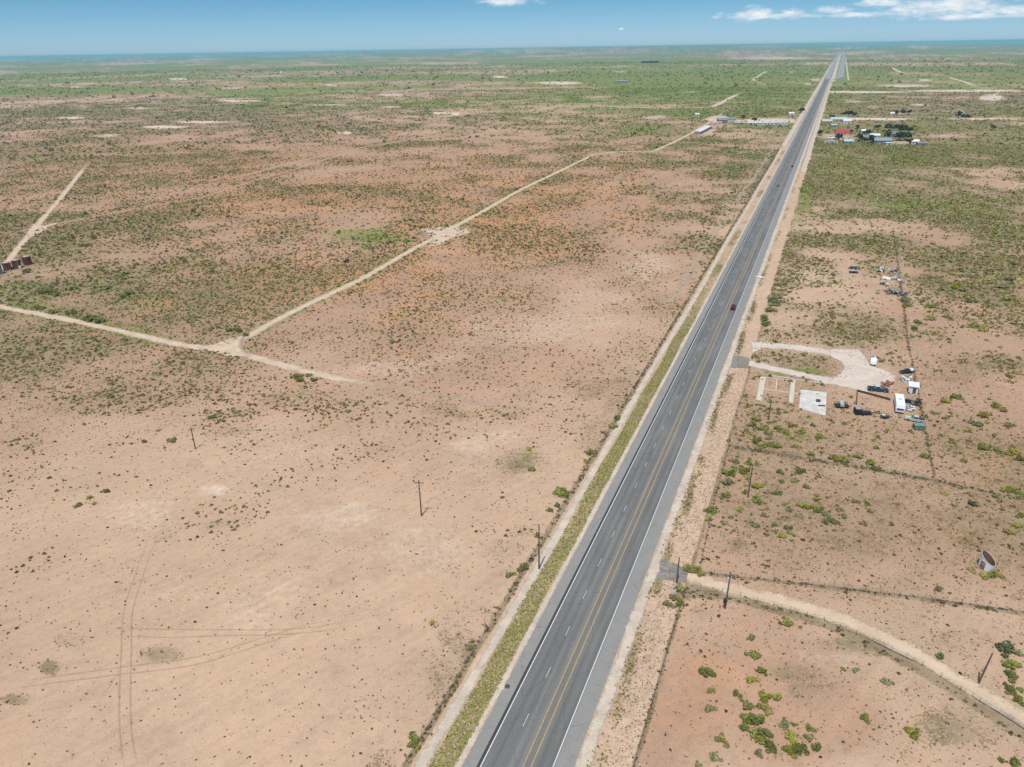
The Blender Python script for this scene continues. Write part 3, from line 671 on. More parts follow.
# ------------------------------------------------------------------ vehicles
def wheel_mb(r, wdt): return MB().tube((0, -wdt / 2, 0), (0, wdt / 2, 0), r, r, 14)
def pickup(label, px, rot, col, name='pickup_truck', load=None, cat='pickup truck', loc=None, L=5.8, group=None, roof=None):
    p = loc or ground_at(*px); k = L / 5.8
    r = thing(name, label, cat, (p.x, p.y, p.z), rot, group)
    body = paint('body_' + name + '_%d' % (len(MATS)), col, .3, .06, 1, .1, .5)
    prof = [(-2.85, .5), (-2.85, 1.12), (-.95, 1.12), (-.95, 1.15), (.85, 1.15), (1.2, 1.08), (2.55, 1.0), (2.85, .85), (2.88, .45), (2.3, .36), (-2.3, .36)]
    MB().prism(prof, -.95, .95).build('body', body, r, .05)
    cab = MB().add([(-1.0, -.86, 1.15), (1.05, -.86, 1.15), (1.05, .86, 1.15), (-1.0, .86, 1.15), (-.85, -.7, 1.80), (.35, -.7, 1.82), (.35, .7, 1.82), (-.85, .7, 1.80)],
                   [(3, 2, 1, 0), (4, 5, 6, 7), (0, 1, 5, 4), (1, 2, 6, 5), (2, 3, 7, 6), (3, 0, 4, 7)])
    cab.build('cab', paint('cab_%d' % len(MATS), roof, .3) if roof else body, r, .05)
    MB().add([(1.03, -.74, 1.2), (1.03, .74, 1.2), (.46, .63, 1.75), (.46, -.63, 1.75)], [(0, 1, 2, 3)]).build('windscreen', GLASS, r).location = (.035, 0, .02)
    MB().add([(-.99, -.7, 1.2), (-.99, .7, 1.2), (-.88, .6, 1.72), (-.88, -.6, 1.72)], [(3, 2, 1, 0)]).build('rear_window', GLASS, r).location = (-.03, 0, .0)
    for sd in (-1, 1):
        MB().add([(-.88, .86 * sd, 1.2), (.85, .86 * sd, 1.2), (.3, .74 * sd, 1.73), (-.8, .74 * sd, 1.73)], [(0, 1, 2, 3)]).build('side_window', GLASS, r).location = (0, .03 * sd, .01)
        MB().box(2.80, 2.90, .62 * sd - .22, .62 * sd + .22, .68, .84).build('headlight', CHROME, r)
        for x in (-1.85, 1.85):
            w_ = wheel_mb(.40, .26).build('wheel', TYRE, r); w_.location = (x, .86 * sd, .40)
            rim = MB().tube((0, .10 * sd, 0), (0, .14 * sd, 0), .22, .2, 10).build('rim', CHROME, w_)
    MB().box(-2.72, -1.05, -.78, .78, .62, 1.14).build('cargo_bed', DARK, r)
    MB().box(2.86, 2.98, -.9, .9, .42, .62).build('bumper', CHROME, r)
    if load: load(r)
    r.scale = (k, k, k)
    return r
def car(label, px, rot, col, roof=None, group=None, loc=None):
    p = loc or ground_at(*px)
    r = thing('car', label, 'car', (p.x, p.y, p.z), rot, group)
    body = paint('car_paint_%d' % len(MATS), col, .25, .05, 1, .1, .5)
    prof = [(-2.25, .42), (-2.28, .85), (-2.1, .95), (-1.2, .98), (1.0, .95), (2.0, .84), (2.25, .7), (2.28, .4), (1.8, .3), (-1.8, .3)]
    MB().prism(prof, -.9, .9).build('body', body, r, .05)
    MB().add([(-1.75, -.8, .96), (1.05, -.8, .95), (1.05, .8, .95), (-1.75, .8, .96), (-1.15, -.62, 1.45), (.25, -.62, 1.47), (.25, .62, 1.47), (-1.15, .62, 1.45)],
             [(3, 2, 1, 0), (4, 5, 6, 7), (0, 1, 5, 4), (1, 2, 6, 5), (2, 3, 7, 6), (3, 0, 4, 7)]).build('cabin', paint('car_roof_%d' % len(MATS), roof, .3) if roof else body, r, .04)
    MB().add([(1.0, -.68, 1.0), (1.0, .68, 1.0), (.33, .56, 1.42), (.33, -.56, 1.42)], [(0, 1, 2, 3)]).build('windscreen', GLASS, r).location = (.05, 0, .03)
    MB().add([(-1.68, -.68, 1.0), (-1.68, .68, 1.0), (-1.2, .56, 1.41), (-1.2, -.56, 1.41)], [(3, 2, 1, 0)]).build('rear_window', GLASS, r).location = (-.05, 0, .03)
    for sd in (-1, 1):
        MB().add([(-1.5, .8 * sd, 1.0), (.85, .8 * sd, 1.0), (.2, .66 * sd, 1.4), (-1.08, .66 * sd, 1.4)], [(0, 1, 2, 3)]).build('side_window', GLASS, r).location = (0, .03 * sd, .01)
        for x in (-1.4, 1.4):
            w_ = wheel_mb(.33, .22).build('wheel', TYRE, r); w_.location = (x, .82 * sd, .33)
            MB().tube((0, .09 * sd, 0), (0, .12 * sd, 0), .19, .17, 10).build('rim', CHROME, w_)
        MB().box(2.2, 2.3, .62 * sd - .2, .62 * sd + .2, .62, .76).build('headlight', CHROME, r)
        MB().box(-2.31, -2.22, .66 * sd - .16, .66 * sd + .16, .7, .86).build('tail_light', paint('tail_red', (.35, .02, .02), .4), r)
    return r
HEAD = math.pi / 2 - RD       # heading away along the highway
def on_road(px, t):
    s = road_st(*ground_at(*px)[:2])[0]; return road(s, t, .06 + max(s, 0) * 6e-5 + .02)
pickup('dark red pickup truck driving away on the highway, nearest the camera', (737, 309), HEAD, (.17, .016, .014), loc=on_road((737, 309), 12.9), L=6.2)
car('small black car on the highway, farther away than the dark red pickup', (795.5, 167), HEAD, (.012, .012, .014), loc=on_road((795.5, 167), 12.9))
car('small grey car on the highway between the red pickup and the black car', (788, 187), HEAD + math.pi, (.10, .11, .12), loc=on_road((788, 187), 8.2))
# homestead yard
pickup('dark blue pickup truck with white reflections painted on its roof, on the gravel yard', (877.5, 391), math.radians(-16), (.035, .06, .085), L=6.8, roof=(.55, .62, .66))  # pale cab colour stands in for bright reflections on top
def blue_load(r):
    MB().box(-2.6, -1.2, -.72, .05, 1.14, 1.75).build('crate', paint('blue_tarp', (.16, .18, .40), .6), r)
    MB().box(-2.3, -1.5, .1, .7, 1.14, 1.7).build('sack', WHITE, r)
pickup('white pickup truck with blue load parked at the far edge of the gravel yard', (873, 363), math.radians(-115), (.72, .73, .74), load=blue_load, L=6.4)
pickup('black pickup truck with white bundle beside the yard fence', (906.5, 373), math.radians(188), (.02, .02, .022), load=lambda r: MB().box(-2.7, -1.15, -.7, .7, 1.14, 1.9, .2, .2).build('bundle', WHITE, r), L=5.2)
car('black and white sedan standing alone on the bare lot near the highway', (853.5, 273), math.radians(-8), (.02, .02, .022), (.7, .7, .7))
# camper trailer
def camper(label, px, rot, L, Wd, Hh):
    p = ground_at(*px); r = thing('camper_trailer', label, 'camper trailer', (p.x, p.y, 0), rot)
    prof = [(-L / 2, .6), (-L / 2 - .1, Hh * .6), (-L / 2 + .35, Hh), (L / 2 - .5, Hh), (L / 2, Hh * .62), (L / 2 - .1, .6)]
    MB().prism(prof, -Wd / 2, Wd / 2).build('body', WHITE, r, .06)
    for sd in (-1, 1):
        MB().box(-L / 2 + .9, -L / 2 + 2.1, sd * Wd / 2 - .03, sd * Wd / 2 + .03, 1.5, 2.1).build('window', GLASS, r)
        MB().box(L / 2 - 2.6, L / 2 - 1.3, sd * Wd / 2 - .03, sd * Wd / 2 + .03, 1.5, 2.1).build('window', GLASS, r)
        for x in (-.55, .35):
            wheel_mb(.36, .25).build('wheel', TYRE, r).location = (x, sd * (Wd / 2 - .12), .36)
    MB().box(-.5, .25, -Wd / 2 - .04, -Wd / 2 + .02, .7, 2.4).build('door', paint('door_grey', (.5, .5, .5), .5), r)
    MB().box(L / 2 - .12, L / 2 + .05, -Wd / 2 + .35, Wd / 2 - .35, 1.5, 2.0).build('window', GLASS, r)
    MB().box(-.5, .5, -.4, .4, Hh - .02, Hh + .28).build('roof_vent', paint('vent_grey', (.6, .6, .62), .6), r)
    MB().tube((L / 2 - .1, -.5, .55), (L / 2 + 1.2, 0, .5), .06).tube((L / 2 - .1, .5, .55), (L / 2 + 1.2, 0, .5), .06).build('tow_bar', DARK, r)
    MB().box(-L / 2 + .2, L / 2 - .2, -Wd / 2 + .1, Wd / 2 - .1, .42, .62).build('frame', DARK, r)
    return r
camper('long white camper trailer with dark underside in the homestead yard', (898.5, 407.5), math.radians(-113), 10.5, 2.7, 3.0)
# gabled or flat sheds and houses
def house(label, px, size, rot, wall, roof, name='house', cat='house', flat_roof=False, windows=3, door=True, group=None, pitch=.28, front=None):
    L, Wd, Hh = size; p = ground_at(*px); r = thing(name, label, cat, (p.x, p.y, 0), rot, group)
    MB().box(-L / 2, L / 2, -Wd / 2, Wd / 2, -.1, Hh).build('wall', wall, r)
    if flat_roof:
        MB().add([(-L / 2 - .3, -Wd / 2 - .3, Hh), (L / 2 + .3, -Wd / 2 - .3, Hh), (L / 2 + .3, Wd / 2 + .3, Hh + .3), (-L / 2 - .3, Wd / 2 + .3, Hh + .3), (-L / 2 - .3, -Wd / 2 - .3, Hh + .18), (L / 2 + .3, -Wd / 2 - .3, Hh + .18), (L / 2 + .3, Wd / 2 + .3, Hh + .48), (-L / 2 - .3, Wd / 2 + .3, Hh + .48)],
                 [(3, 2, 1, 0), (4, 5, 6, 7), (0, 1, 5, 4), (1, 2, 6, 5), (2, 3, 7, 6), (3, 0, 4, 7)]).build('roof', roof, r)
    else:
        e = .35; rise = Wd / 2 * pitch * 2
        pr = [(-Wd / 2 - e, Hh - .12), (0, Hh + rise), (Wd / 2 + e, Hh - .12), (Wd / 2 + e, Hh + .08), (0, Hh + rise + .22), (-Wd / 2 - e, Hh + .08)]
        m = MB().prism(pr, -L / 2 - e, L / 2 + e); m.v = [(y, x, z) for x, y, z in m.v]
        m.build('roof', roof, r)
        g = MB().prism([(-Wd / 2, Hh), (Wd / 2, Hh), (0, Hh + rise - .05)], -L / 2, L / 2); g.v = [(y, x, z) for x, y, z in g.v]
        g.build('gable', wall, r)
    fr = -Wd / 2 - .03
    if front: MB().box(-L / 2, L / 2, fr - .05, fr + .02, 0, Hh * .8).build('facade', front, r)
    for i in range(windows):
        x = -L / 2 + L * (i + .5) / max(1, windows)
        wn = MB().box(x - min(.6, L * .08), x + min(.6, L * .08), fr - .08, fr + .02, Hh * .4, Hh * .72).build('window', GLASS, r)
        MB().box(x - min(.72, L * .1), x + min(.72, L * .1), fr - .06, fr - .01, Hh * .36, Hh * .4).build('sill', WHITE, wn)
    if door: MB().box(L * .12 - .5, L * .12 + .5, fr - .09, fr + .02, 0, min(2.1, Hh * .85)).build('door', paint('door_brown', (.12, .08, .06), .6), r)
    return r
ROOFW = paint('roof_white', (.74, .74, .72), .5, .1, .6)
house('small white shed with dark doorway beside the yard fence', (912.5, 391.5), (2.8, 3.4, 2.5), math.radians(-25), WHITE, ROOFW, 'shed', 'shed', True, 0, True)
# old pale green pickup body and green container
pickup('old pale white and green pickup truck near the fence corner behind the camper', (914.5, 421), math.radians(150), (.50, .55, .46), L=6.0)
def crate_box(label, px, size, rot, mat, name, cat, lid=None, parts=True):
    L, Wd, Hh = size; p = ground_at(*px); r = thing(name, label, cat, (p.x, p.y, 0), rot)
    MB().box(-L / 2, L / 2, -Wd / 2, Wd / 2, .12, Hh).build('body', mat, r, .03)
    if parts:
        MB().box(-L / 2 - .05, L / 2 + .05, -Wd / 2 - .05, Wd / 2 + .05, Hh + .003, Hh + .12).build('lid', lid or mat, r)
        for x in (-L / 2 + .25, L / 2 - .25): MB().box(x - .12, x + .12, -Wd / 2 + .05, Wd / 2 - .05, 0, .118).build('skid', DARK, r)
    return r
crate_box('green steel bin behind the old pale pickup at the fence corner', (918.5, 429), (3.2, 2.2, 1.6), math.radians(-10), paint('bin_green', (.13, .20, .16), .6, .3), 'steel_bin', 'bin', paint('bin_lid', (.20, .28, .23), .6, .3))
def utility_trailer(label, px, rot, L, Wd, col, load=None):
    p = ground_at(*px); r = thing('utility_trailer', label, 'trailer', (p.x, p.y, 0), rot); m = paint('trailer_%d' % len(MATS), col, .7, .3)
    MB().box(-L / 2, L / 2, -Wd / 2, Wd / 2, .6, .75).build('deck', m, r)
    side = MB()
    for sd in (-1, 1):
        for z in (1.05, 1.4): side.tube((-L / 2, sd * Wd / 2, z), (L / 2, sd * Wd / 2, z), .05)
        for x in np.linspace(-L / 2, L / 2, 5): side.tube((x, sd * Wd / 2, .7), (x, sd * Wd / 2, 1.45), .05)
    side.build('side_rail', m, r)
    for sd in (-1, 1): wheel_mb(.38, .25).build('wheel', TYRE, r).location = (-.3, sd * (Wd / 2 + .18), .38)
    MB().tube((L / 2, -.4, .65), (L / 2 + 1.3, 0, .55), .06).tube((L / 2, .4, .65), (L / 2 + 1.3, 0, .55), .06).build('tow_bar', DARK, r)
    if load: load(r, m)
    return r
utility_trailer('black flatbed trailer with tall box end in the middle of the yard', (862.5, 414), math.radians(-6), 5.4, 2.4, (.03, .03, .034), lambda r, m: (MB().box(-2.7, -.6, -1.15, 1.15, .76, 2.1).build('box', DARK, r), MB().box(-2.5, -.8, -.9, .9, 2.103, 2.18).build('box_lid', GREYM, r)))
utility_trailer('small green and black trailer just left of the white camper', (884.5, 418), math.radians(-10), 2.6, 1.5, (.06, .08, .06), lambda r, m: MB().box(-.9, 0, -.5, .4, .76, 1.2).build('cooler', WHITE, r))
utility_trailer('dark farm trailer with grey ramp beside the white concrete slab', (841.5, 407), math.radians(-8), 4.2, 2.6, (.04, .035, .035), lambda r, m: MB().add([(-.7, -1.4, .8), (.6, -1.4, .8), (.5, 1.2, 2.0), (-.5, 1.2, 2.0), (-.7, -1.4, .7), (.6, -1.4, .7), (.5, 1.2, 1.9), (-.5, 1.2, 1.9)], [(0, 1, 2, 3), (7, 6, 5, 4), (0, 4, 5, 1), (1, 5, 6, 2), (2, 6, 7, 3), (3, 7, 4, 0)]).build('ramp', GREYM, r))
def low_wall(label, pts, h, wdt, mat, name='timber_border', cat='border'):
    P = [ground_at(*q) for q in pts]; m = MB(); r = P[0]
    for a, c in zip(P, P[1:]):
        d = (c - a).normalized(); nn = Vector((d.y, -d.x, 0)) * wdt / 2; a_, c_ = a - r, c - r
        m.add([a_ - nn, a_ + nn, c_ + nn, c_ - nn] + [q + Vector((0, 0, h)) for q in (a_ - nn, a_ + nn, c_ + nn, c_ - nn)], [(3, 2, 1, 0), (4, 5, 6, 7), (0, 1, 5, 4), (1, 2, 6, 5), (2, 3, 7, 6), (3, 0, 4, 7)])
    o = m.build(name, mat); o.location = r; tag(o, label, cat); return o
low_wall('dark low timber wall with a corner between the gravel yard and the flatbed trailer', [(856.5, 405), (857, 391.5), (872, 395.5), (890, 400.5)], .8, .25, paint('dark_timber', (.10, .07, .05), .9))
# concrete slab, strip footings
p = ground_at(813, 402)
def slab_thing(name, label, px, h, mat, cat):
    P = [ground_at(*q) for q in px]; c0 = sum(P, Vector()) / len(P)
    n_ = len(P); V = [(q - c0) for q in P] + [q - c0 + Vector((0, 0, h)) for q in P]
    m = MB().add(V, [tuple(range(n_))[::-1], tuple(range(n_, 2 * n_))] + [(i, (i + 1) % n_, n_ + (i + 1) % n_, n_ + i) for i in range(n_)])
    o = m.build(name, mat); o.location = c0; tag(o, label, cat); return o
SLABM = paint('slab_concrete', (.60, .58, .52), .9, .2, .35)
slab_thing('concrete_slab', 'bright white bare concrete slab with dark scraps lying on it', [(799, 409), (825.5, 416), (826.5, 393), (800.5, 390)], .25, SLABM, 'concrete slab')
bx_ = crate_box('small dark blue box lying on the white concrete slab', (818, 402.2), (1.3, 1.1, .55), -.2, paint('box_blue', (.07, .08, .12), .7), 'box', 'box')
bx_.location.z = .25
b_ = crate_box('thin black plank lying near the edge of the white concrete slab', (821.5, 406.6), (2.3, .5, .35), -.1, DARK, 'plank', 'plank', parts=False); b_.location.z = .16
FOOT = paint('footing', (.58, .52, .42), .9, .15)
slab_thing('strip_footing', 'left one of the two wide pale strips of the ruined foundation', [(756, 400.5), (761.5, 401), (766, 377.5), (760.5, 377)], .2, FOOT, 'foundation')
slab_thing('strip_footing', 'right one of the two wide pale strips of the ruined foundation', [(788.5, 402.5), (793, 403.5), (795.5, 380.5), (791, 380)], .2, FOOT, 'foundation')
low_wall('thin pale kerb crossing between the two strips of the ruined foundation', [(763, 389), (776, 391), (789, 393)], .22, .5, FOOT, 'foundation_kerb', 'foundation')
low_wall('thin kerb lengthways through the middle of the ruined foundation', [(777, 378.8), (776, 390.2)], .18, .4, FOOT, 'foundation_kerb', 'foundation')
low_wall('thin kerb at the far end of the ruined foundation', [(767, 377.7), (790, 380.3)], .18, .4, FOOT, 'foundation_kerb', 'foundation')
low_wall('pale kerb line between the ruined foundation and the dirt entrance road', [(769, 375.5), (800, 380), (828, 384.5)], .2, .6, FOOT, 'foundation_kerb', 'foundation')
low_wall('short pale kerb joining the ruined foundation to the white slab', [(794, 393.4), (799, 394)], .2, .5, FOOT, 'foundation_kerb', 'foundation')
# odds and ends in the yard
def heap(name, label, px, size, mats, n=26, cat='scrap heap'):
    p = ground_at(*px); r = thing(name, label, cat, (p.x, p.y, 0), random.random())
    for mi, m in enumerate(mats):
        b = MB()
        for k in range(max(26, int(n * 1.6))):
            L, Wd = random.uniform(.3, 1.1), random.uniform(.15, .5); x, y = max(-1, min(1, random.gauss(0, .38))) * size[0] * .8, max(-1, min(1, random.gauss(0, .38))) * size[1] * .8
            z = random.uniform(0, size[2]) * max(.2, 1 - math.hypot(x / size[0], y / size[1])); rz, tl = random.uniform(0, 3.14), random.uniform(-.5, .5)
            ux, uy = Vector((math.cos(rz) * L, math.sin(rz) * L, tl * L)), Vector((-math.sin(rz) * Wd, math.cos(rz) * Wd, 0)); c0 = Vector((x, y, z + .15)); up = Vector((0, 0, .12))
            b.add([c0 - ux - uy, c0 + ux - uy, c0 + ux + uy, c0 - ux + uy, c0 - ux - uy + up, c0 + ux - uy + up, c0 + ux + uy + up, c0 - ux + uy + up], [(3, 2, 1, 0), (4, 5, 6, 7), (0, 1, 5, 4), (1, 2, 6, 5), (2, 3, 7, 6), (3, 0, 4, 7)])
        b.build(('sheet_metal', 'timber', 'scrap')[mi], m, r)
    return r
GREYW = paint('weathered_grey', (.28, .28, .28), .8, .3)
heap('scrap_heap', 'white tarp and clutter between the camper and the yard fence', (909, 409), (2.2, 3.0, .9), [WHITE, GREYW], 10)
heap('scrap_heap', 'dark clutter between the white shed and the white tarp', (909.5, 402.5), (2.0, 2.0, 1.2), [GREYW, DARK], 14)
heap('scrap_heap', 'dark brown junk against the fence behind the white tarp', (916.5, 404.5), (1.6, 1.4, 1.5), [DARK, POSTW], 14)
heap('scrap_heap', 'scattered pale boards between the black pickup and the white shed', (906, 379.5), (3.4, 2.2, .5), [POSTW, GREYW, WHITE], 22)
heap('scrap_heap', 'reddish boards on the gravel beyond the dark blue pickup', (887, 384.5), (4, 2, .4), [paint('red_board', (.30, .14, .10), .9)], 24)
heap('scrap_heap', 'grey heap of scrap at the fence end of the bare lot', (894.5, 293), (5, 8, 1.2), [GREYW, paint('grey_blue', (.30, .33, .36), .7), DARK], 34)
heap('scrap_heap', 'grey brush and scrap piled behind the black and white sedan', (854.5, 268.5), (5, 3, 1.0), [GREYW, DARK], 20)
heap('scrap_heap', 'white and dark goods on the bare lot below the white sheeting', (883, 284.5), (2.6, 2.4, 1.2), [WHITE, DARK], 9)
heap('scrap_heap', 'pale green and white clutter at the far side of the bare lot', (880, 270.5), (4, 3, 1.2), [paint('pale_green', (.42, .50, .44), .7), WHITE, DARK], 10)
heap('scrap_heap', 'white and blue clutter stacked along the lot fence', (893.5, 272), (1.5, 6, 1.4), [WHITE, paint('blue_grey', (.24, .28, .36), .6), DARK], 12)
heap('scrap_heap', 'white clutter at the fence end beside the white sheeting', (896.5, 279.5), (1.6, 3, 1.2), [WHITE, GREYW], 10)
slab_thing('sheet_pile', 'long flat white sheeting lying on the bare lot', [(881.5, 278.5), (890, 280.5), (890.5, 278.6), (884, 277.2)], .5, WHITE, 'sheeting')
heap('stone_heap', 'bright rubble heap on the gravel edge at the right side of the highway', (760, 278), (1.2, 3.0, .5), [WHITE], 16, 'rubble')
# open topped metal tank in the fenced field
p = ground_at(985.5, 567)
tk = thing('stock_tank', 'torn open topped metal tank, pale outside and rusty brown inside, in the fenced field', 'tank', (p.x, p.y, 0), .3)
tk.rotation_euler = (0, math.radians(5), math.radians(20))
R_, HT = 1.65, 3.0
RUSTR = rusty('rust_brown', (.17, .085, .065), (.24, .13, .10), .5)
TANKB = rusty('tank_pale', (.62, .67, .68), (.42, .36, .30), .25)
TOP = lambda a: 2.45 + 1.05 * math.sin(a) - .35 * math.cos(a)      # torn edge, high at the back
def wall_ring(rad, skip, z0=-.15):
    q = MB(); n_ = 28
    for k in range(n_):
        if k in skip: continue
        a, c = k / n_ * 6.28319, (k + 1) / n_ * 6.28319
        q.add([(rad * math.cos(a), rad * math.sin(a), z0), (rad * math.cos(c), rad * math.sin(c), z0), (rad * math.cos(c), rad * math.sin(c), TOP(c)), (rad * math.cos(a), rad * math.sin(a), TOP(a))], [(0, 1, 2, 3)])
    return q
wall_ring(R_, (13, 14, 15)).build('outer_wall', TANKB, tk)
wall_ring(R_ - .06, (13, 14, 15)).build('inner_wall', RUSTR, tk)
wall_ring(R_ - .03, [k for k in range(28) if k not in (13, 14, 15)], 1.9).build('lintel_sheet', TANKB, tk)
rim = MB(); n_ = 28
for k in range(n_):
    a, c = k / n_ * 6.28319, (k + 1) / n_ * 6.28319; rim.tube((R_ * math.cos(a), R_ * math.sin(a), TOP(a)), (R_ * math.cos(c), R_ * math.sin(c), TOP(c)), .05, .06, 5, False)
rim.build('rim', TANKB, tk)
MB().lathe([(R_ - .08, .02), (R_ - .08, .06)], 28).build('floor_plate', RUSTR, tk)
# oil tanks at the left edge
def oil_tank(px, rad, h, label, m, top):
    p = ground_at(*px); r = thing('oil_tank', label, 'oil tank', (p.x, p.y, 0), random.random() * 3, 'oil storage tanks')
    MB().lathe([(rad, -.1), (rad, h)], 28).build('shell', m, r)
    MB().lathe([(rad + .05, h + .003), (rad + .05, h + .08), (.25, h + .55), (.25, h + .7)], 28).build('roof', top, r)
    for z in (h * .33, h * .66): MB().lathe([(rad + .01, z), (rad + .05, z + .03), (rad + .05, z + .09), (rad + .01, z + .12)], 28).build('hoop', m, r)
    lad = MB()
    for x in (-.25, .25): lad.tube((x, -rad - .15, 0), (x, -rad - .15, h + .5), .04)
    for k in range(int(h / .4)): lad.tube((-.25, -rad - .15, .3 + k * .4), (.25, -rad - .15, .3 + k * .4), .03)
    lad.build('ladder', GREYM, r)
    return r
RTANK = rusty('rust_tank', (.20, .075, .05), (.13, .05, .04), .5); RTOP = rusty('rust_tank_top', (.48, .36, .30), (.30, .18, .13), .4)
oil_tank((8, 270), 2.15, 4.4, 'rusty red oil tank with pale top beside the blue grey tank', RTANK, RTOP)
oil_tank((17.5, 268), 2.2, 4.8, 'middle one of the three rusty red oil tanks', RTANK, RTOP)
oil_tank((28, 264.5), 2.2, 4.9, 'rusty red oil tank with a green bush at its foot', RTANK, RTOP)
oil_tank((-2, 274), 2.6, 5.2, 'blue grey oil tank cut by the left edge of the photo', rusty('tank_blue_grey', (.25, .38, .46), (.18, .26, .30), .3), rusty('tank_blue_top', (.34, .46, .52), (.2, .3, .34), .3))
crate_box('small white box at the foot of the rusty oil tanks', (20.3, 268.4), (1.1, 1.1, 1.4), .2, WHITE, 'white_box', 'box')
p = ground_at(15.5, 268.6)
# sign and small markers by the driveway
def signboard(label, px, mat, rot, w_=1.2, h=1.2, z0=.6):
    p = ground_at(*px); r = thing('signboard', label, 'sign', (p.x, p.y, 0), rot)
    MB().box(-w_ / 2, w_ / 2, -.03, .03, z0, z0 + h).build('panel', mat, r)
    for x in (-w_ * .35, w_ * .35): MB().tube((x, .08, -.1), (x, .08, z0 + h * .9), .04, .04, 6).build('leg', POSTS, r)
signboard('small blank white panel among green weeds below the driveway pole', (673.5, 596.5), WHITE, .5)

# ------------------------------------------------------------------ leaves
def leaf_mat(name, gloss=.5):
    m, n, b, out = shader(name, .7, .15)
    a = n.add('ShaderNodeAttribute', attribute_name='leaf').outputs['Color']
    oi = n.add('ShaderNodeObjectInfo').outputs['Random']
    k = n.ramp(oi, 0, 1, .78, 1.2)
    oc = n.add('ShaderNodeObjectInfo').outputs['Color']
    c = n.mix(1.0, a, n.add('ShaderNodeCombineColor', {0: k, 1: k, 2: k}).outputs[0], 'MULTIPLY')
    c = n.mix(1.0, c, oc, 'MULTIPLY')
    n.t.links.new(c, b.inputs['Base Color'])
    tr = n.add('ShaderNodeBsdfTranslucent', {0: c})
    mx = n.add('ShaderNodeMixShader', {0: .25, 1: b.outputs[0], 2: tr.outputs[0]})
    n.t.links.new(mx.outputs[0], out.inputs[0]); return m
LEAF = leaf_mat('leaves')
def leaf_cloud(pos, rad, nq, cols, flat_=.62, qs=.42, rng=RNG, spread=.8):
    """arrays of leaf faces: nq per clump, in a squashed dome over each position"""
    N = len(pos)
    d = rng.normal(size=(N, nq, 3)); d /= np.linalg.norm(d, axis=-1, keepdims=True)
    d[..., 2] = np.abs(d[..., 2]) * 1.15 - .12
    rr = rng.uniform(.35, 1.0, (N, nq, 1)) ** .6 * spread
    ctr = d * rr * rad[:, None, None]; ctr[..., 2] *= flat_; ctr[..., 2] += rad[:, None] * .18
    ctr += pos[:, None, :]
    nrm = rng.normal(size=(N, nq, 3)) * .7 + d; nrm[..., 2] += .5; nrm /= np.linalg.norm(nrm, axis=-1, keepdims=True)
    ref = rng.normal(size=(N, nq, 3)); u = np.cross(nrm, ref); u /= np.linalg.norm(u, axis=-1, keepdims=True); v = np.cross(nrm, u)
    sz = (rad[:, None] * qs * rng.uniform(.55, 1.15, (N, nq)))[..., None]
    u, v = u * sz, v * sz * .75
    V = np.stack([ctr - u - v * .6, ctr + u * .8 - v, ctr + u + v * .7, ctr - u * .7 + v], 2)
    V[..., 2] = np.maximum(V[..., 2], .02)
    cc = cols[:, None, :] * rng.uniform(.7, 1.32, (N, nq, 1)); cc[..., 0] *= rng.uniform(.9, 1.15, (N, nq))
    Ck = np.repeat(cc[:, :, None, :], 4, 2)
    return V.reshape(-1, 3), Ck.reshape(-1, 3)
def leaf_mesh(name, V, K, mat=None):
    Q = np.arange(len(V)).reshape(-1, 4)
    me = np_mesh(name, V, Q, mat or LEAF)
    colour_attr(me, 'leaf', np.concatenate([K, np.ones((len(K), 1))], 1)); return me

# ------------------------------------------------------------------ trees
TREES = []
for k in range(3):
    rng = np.random.default_rng(40 + k); n_ = 16
    a = rng.uniform(0, 6.28, n_); rr = rng.uniform(0, .62, n_) ** .7
    P_ = np.stack([np.cos(a) * rr, np.sin(a) * rr, rng.uniform(.32, .95, n_)], -1); R_c = rng.uniform(.20, .36, n_)
    V, K = leaf_cloud(P_, R_c, 46, np.array([[.052, .078, .030]]) * rng.uniform(.7, 1.5, (n_, 1)), .9, .3, rng)
    TREES.append((leaf_mesh('crown', V, K), P_))
def tree(label, px, h, rad, k=0, tone=(1, 1, 1), group='trees around the roadside settlements'):
    p = ground_at(*px); r = thing('shade_tree', label, 'tree', (p.x, p.y, 0), random.random() * 6, group)
    me, P_ = TREES[k % 3]
    c = link('crown', me, r); c.scale = (rad * 1.25, rad * 1.25, h * .98); c.color = (*tone, 1)
    t_ = MB().tube((0, 0, -.2), (0, 0, h * .38), h * .035, h * .026, 8)
    for q in P_[:6]: t_.tube((0, 0, h * .3), (q[0] * rad, q[1] * rad, q[2] * h * .9), h * .02, h * .008, 5)
    t_.build('trunk', WOOD, r); return r

# ------------------------------------------------------------------ roadside settlements
def rp(name, col, **k): return paint(name, col, .5, .12, .4, **k)
RED_R, MINT, GREYR, TEALR, TANR, PALEW = rp('roof_red', (.42, .06, .08)), rp('roof_mint', (.36, .56, .47)), rp('roof_grey', (.22, .22, .24)), rp('roof_teal', (.24, .33, .35)), rp('roof_tan', (.52, .48, .36)), rp('roof_ice', (.58, .66, .72))
WALLW, WALLT, WALLG, WALLO = paint('wall_white', (.66, .65, .62), .8), paint('wall_tan', (.40, .31, .22), .8), paint('wall_grey', (.26, .27, .28), .8), paint('wall_orange', (.62, .36, .25), .8)
A0 = -RD
house('bright red roofed building with an orange front beside the highway', (842, 134.8), (17, 11, 3.4), A0 * .4, WALLO, RED_R, 'roadside_building', 'building', pitch=.34, front=WALLO, windows=4)
house('long mint green roofed building in front of the dark trees', (838, 121.8), (24, 10, 4.0), A0 * .4, WALLT, MINT, 'roadside_building', 'building', windows=4)
house('pale blue roofed building right of the long mint roof', (846.5, 123.2), (12, 9, 3.6), A0 * .4, WALLW, PALEW, windows=2)
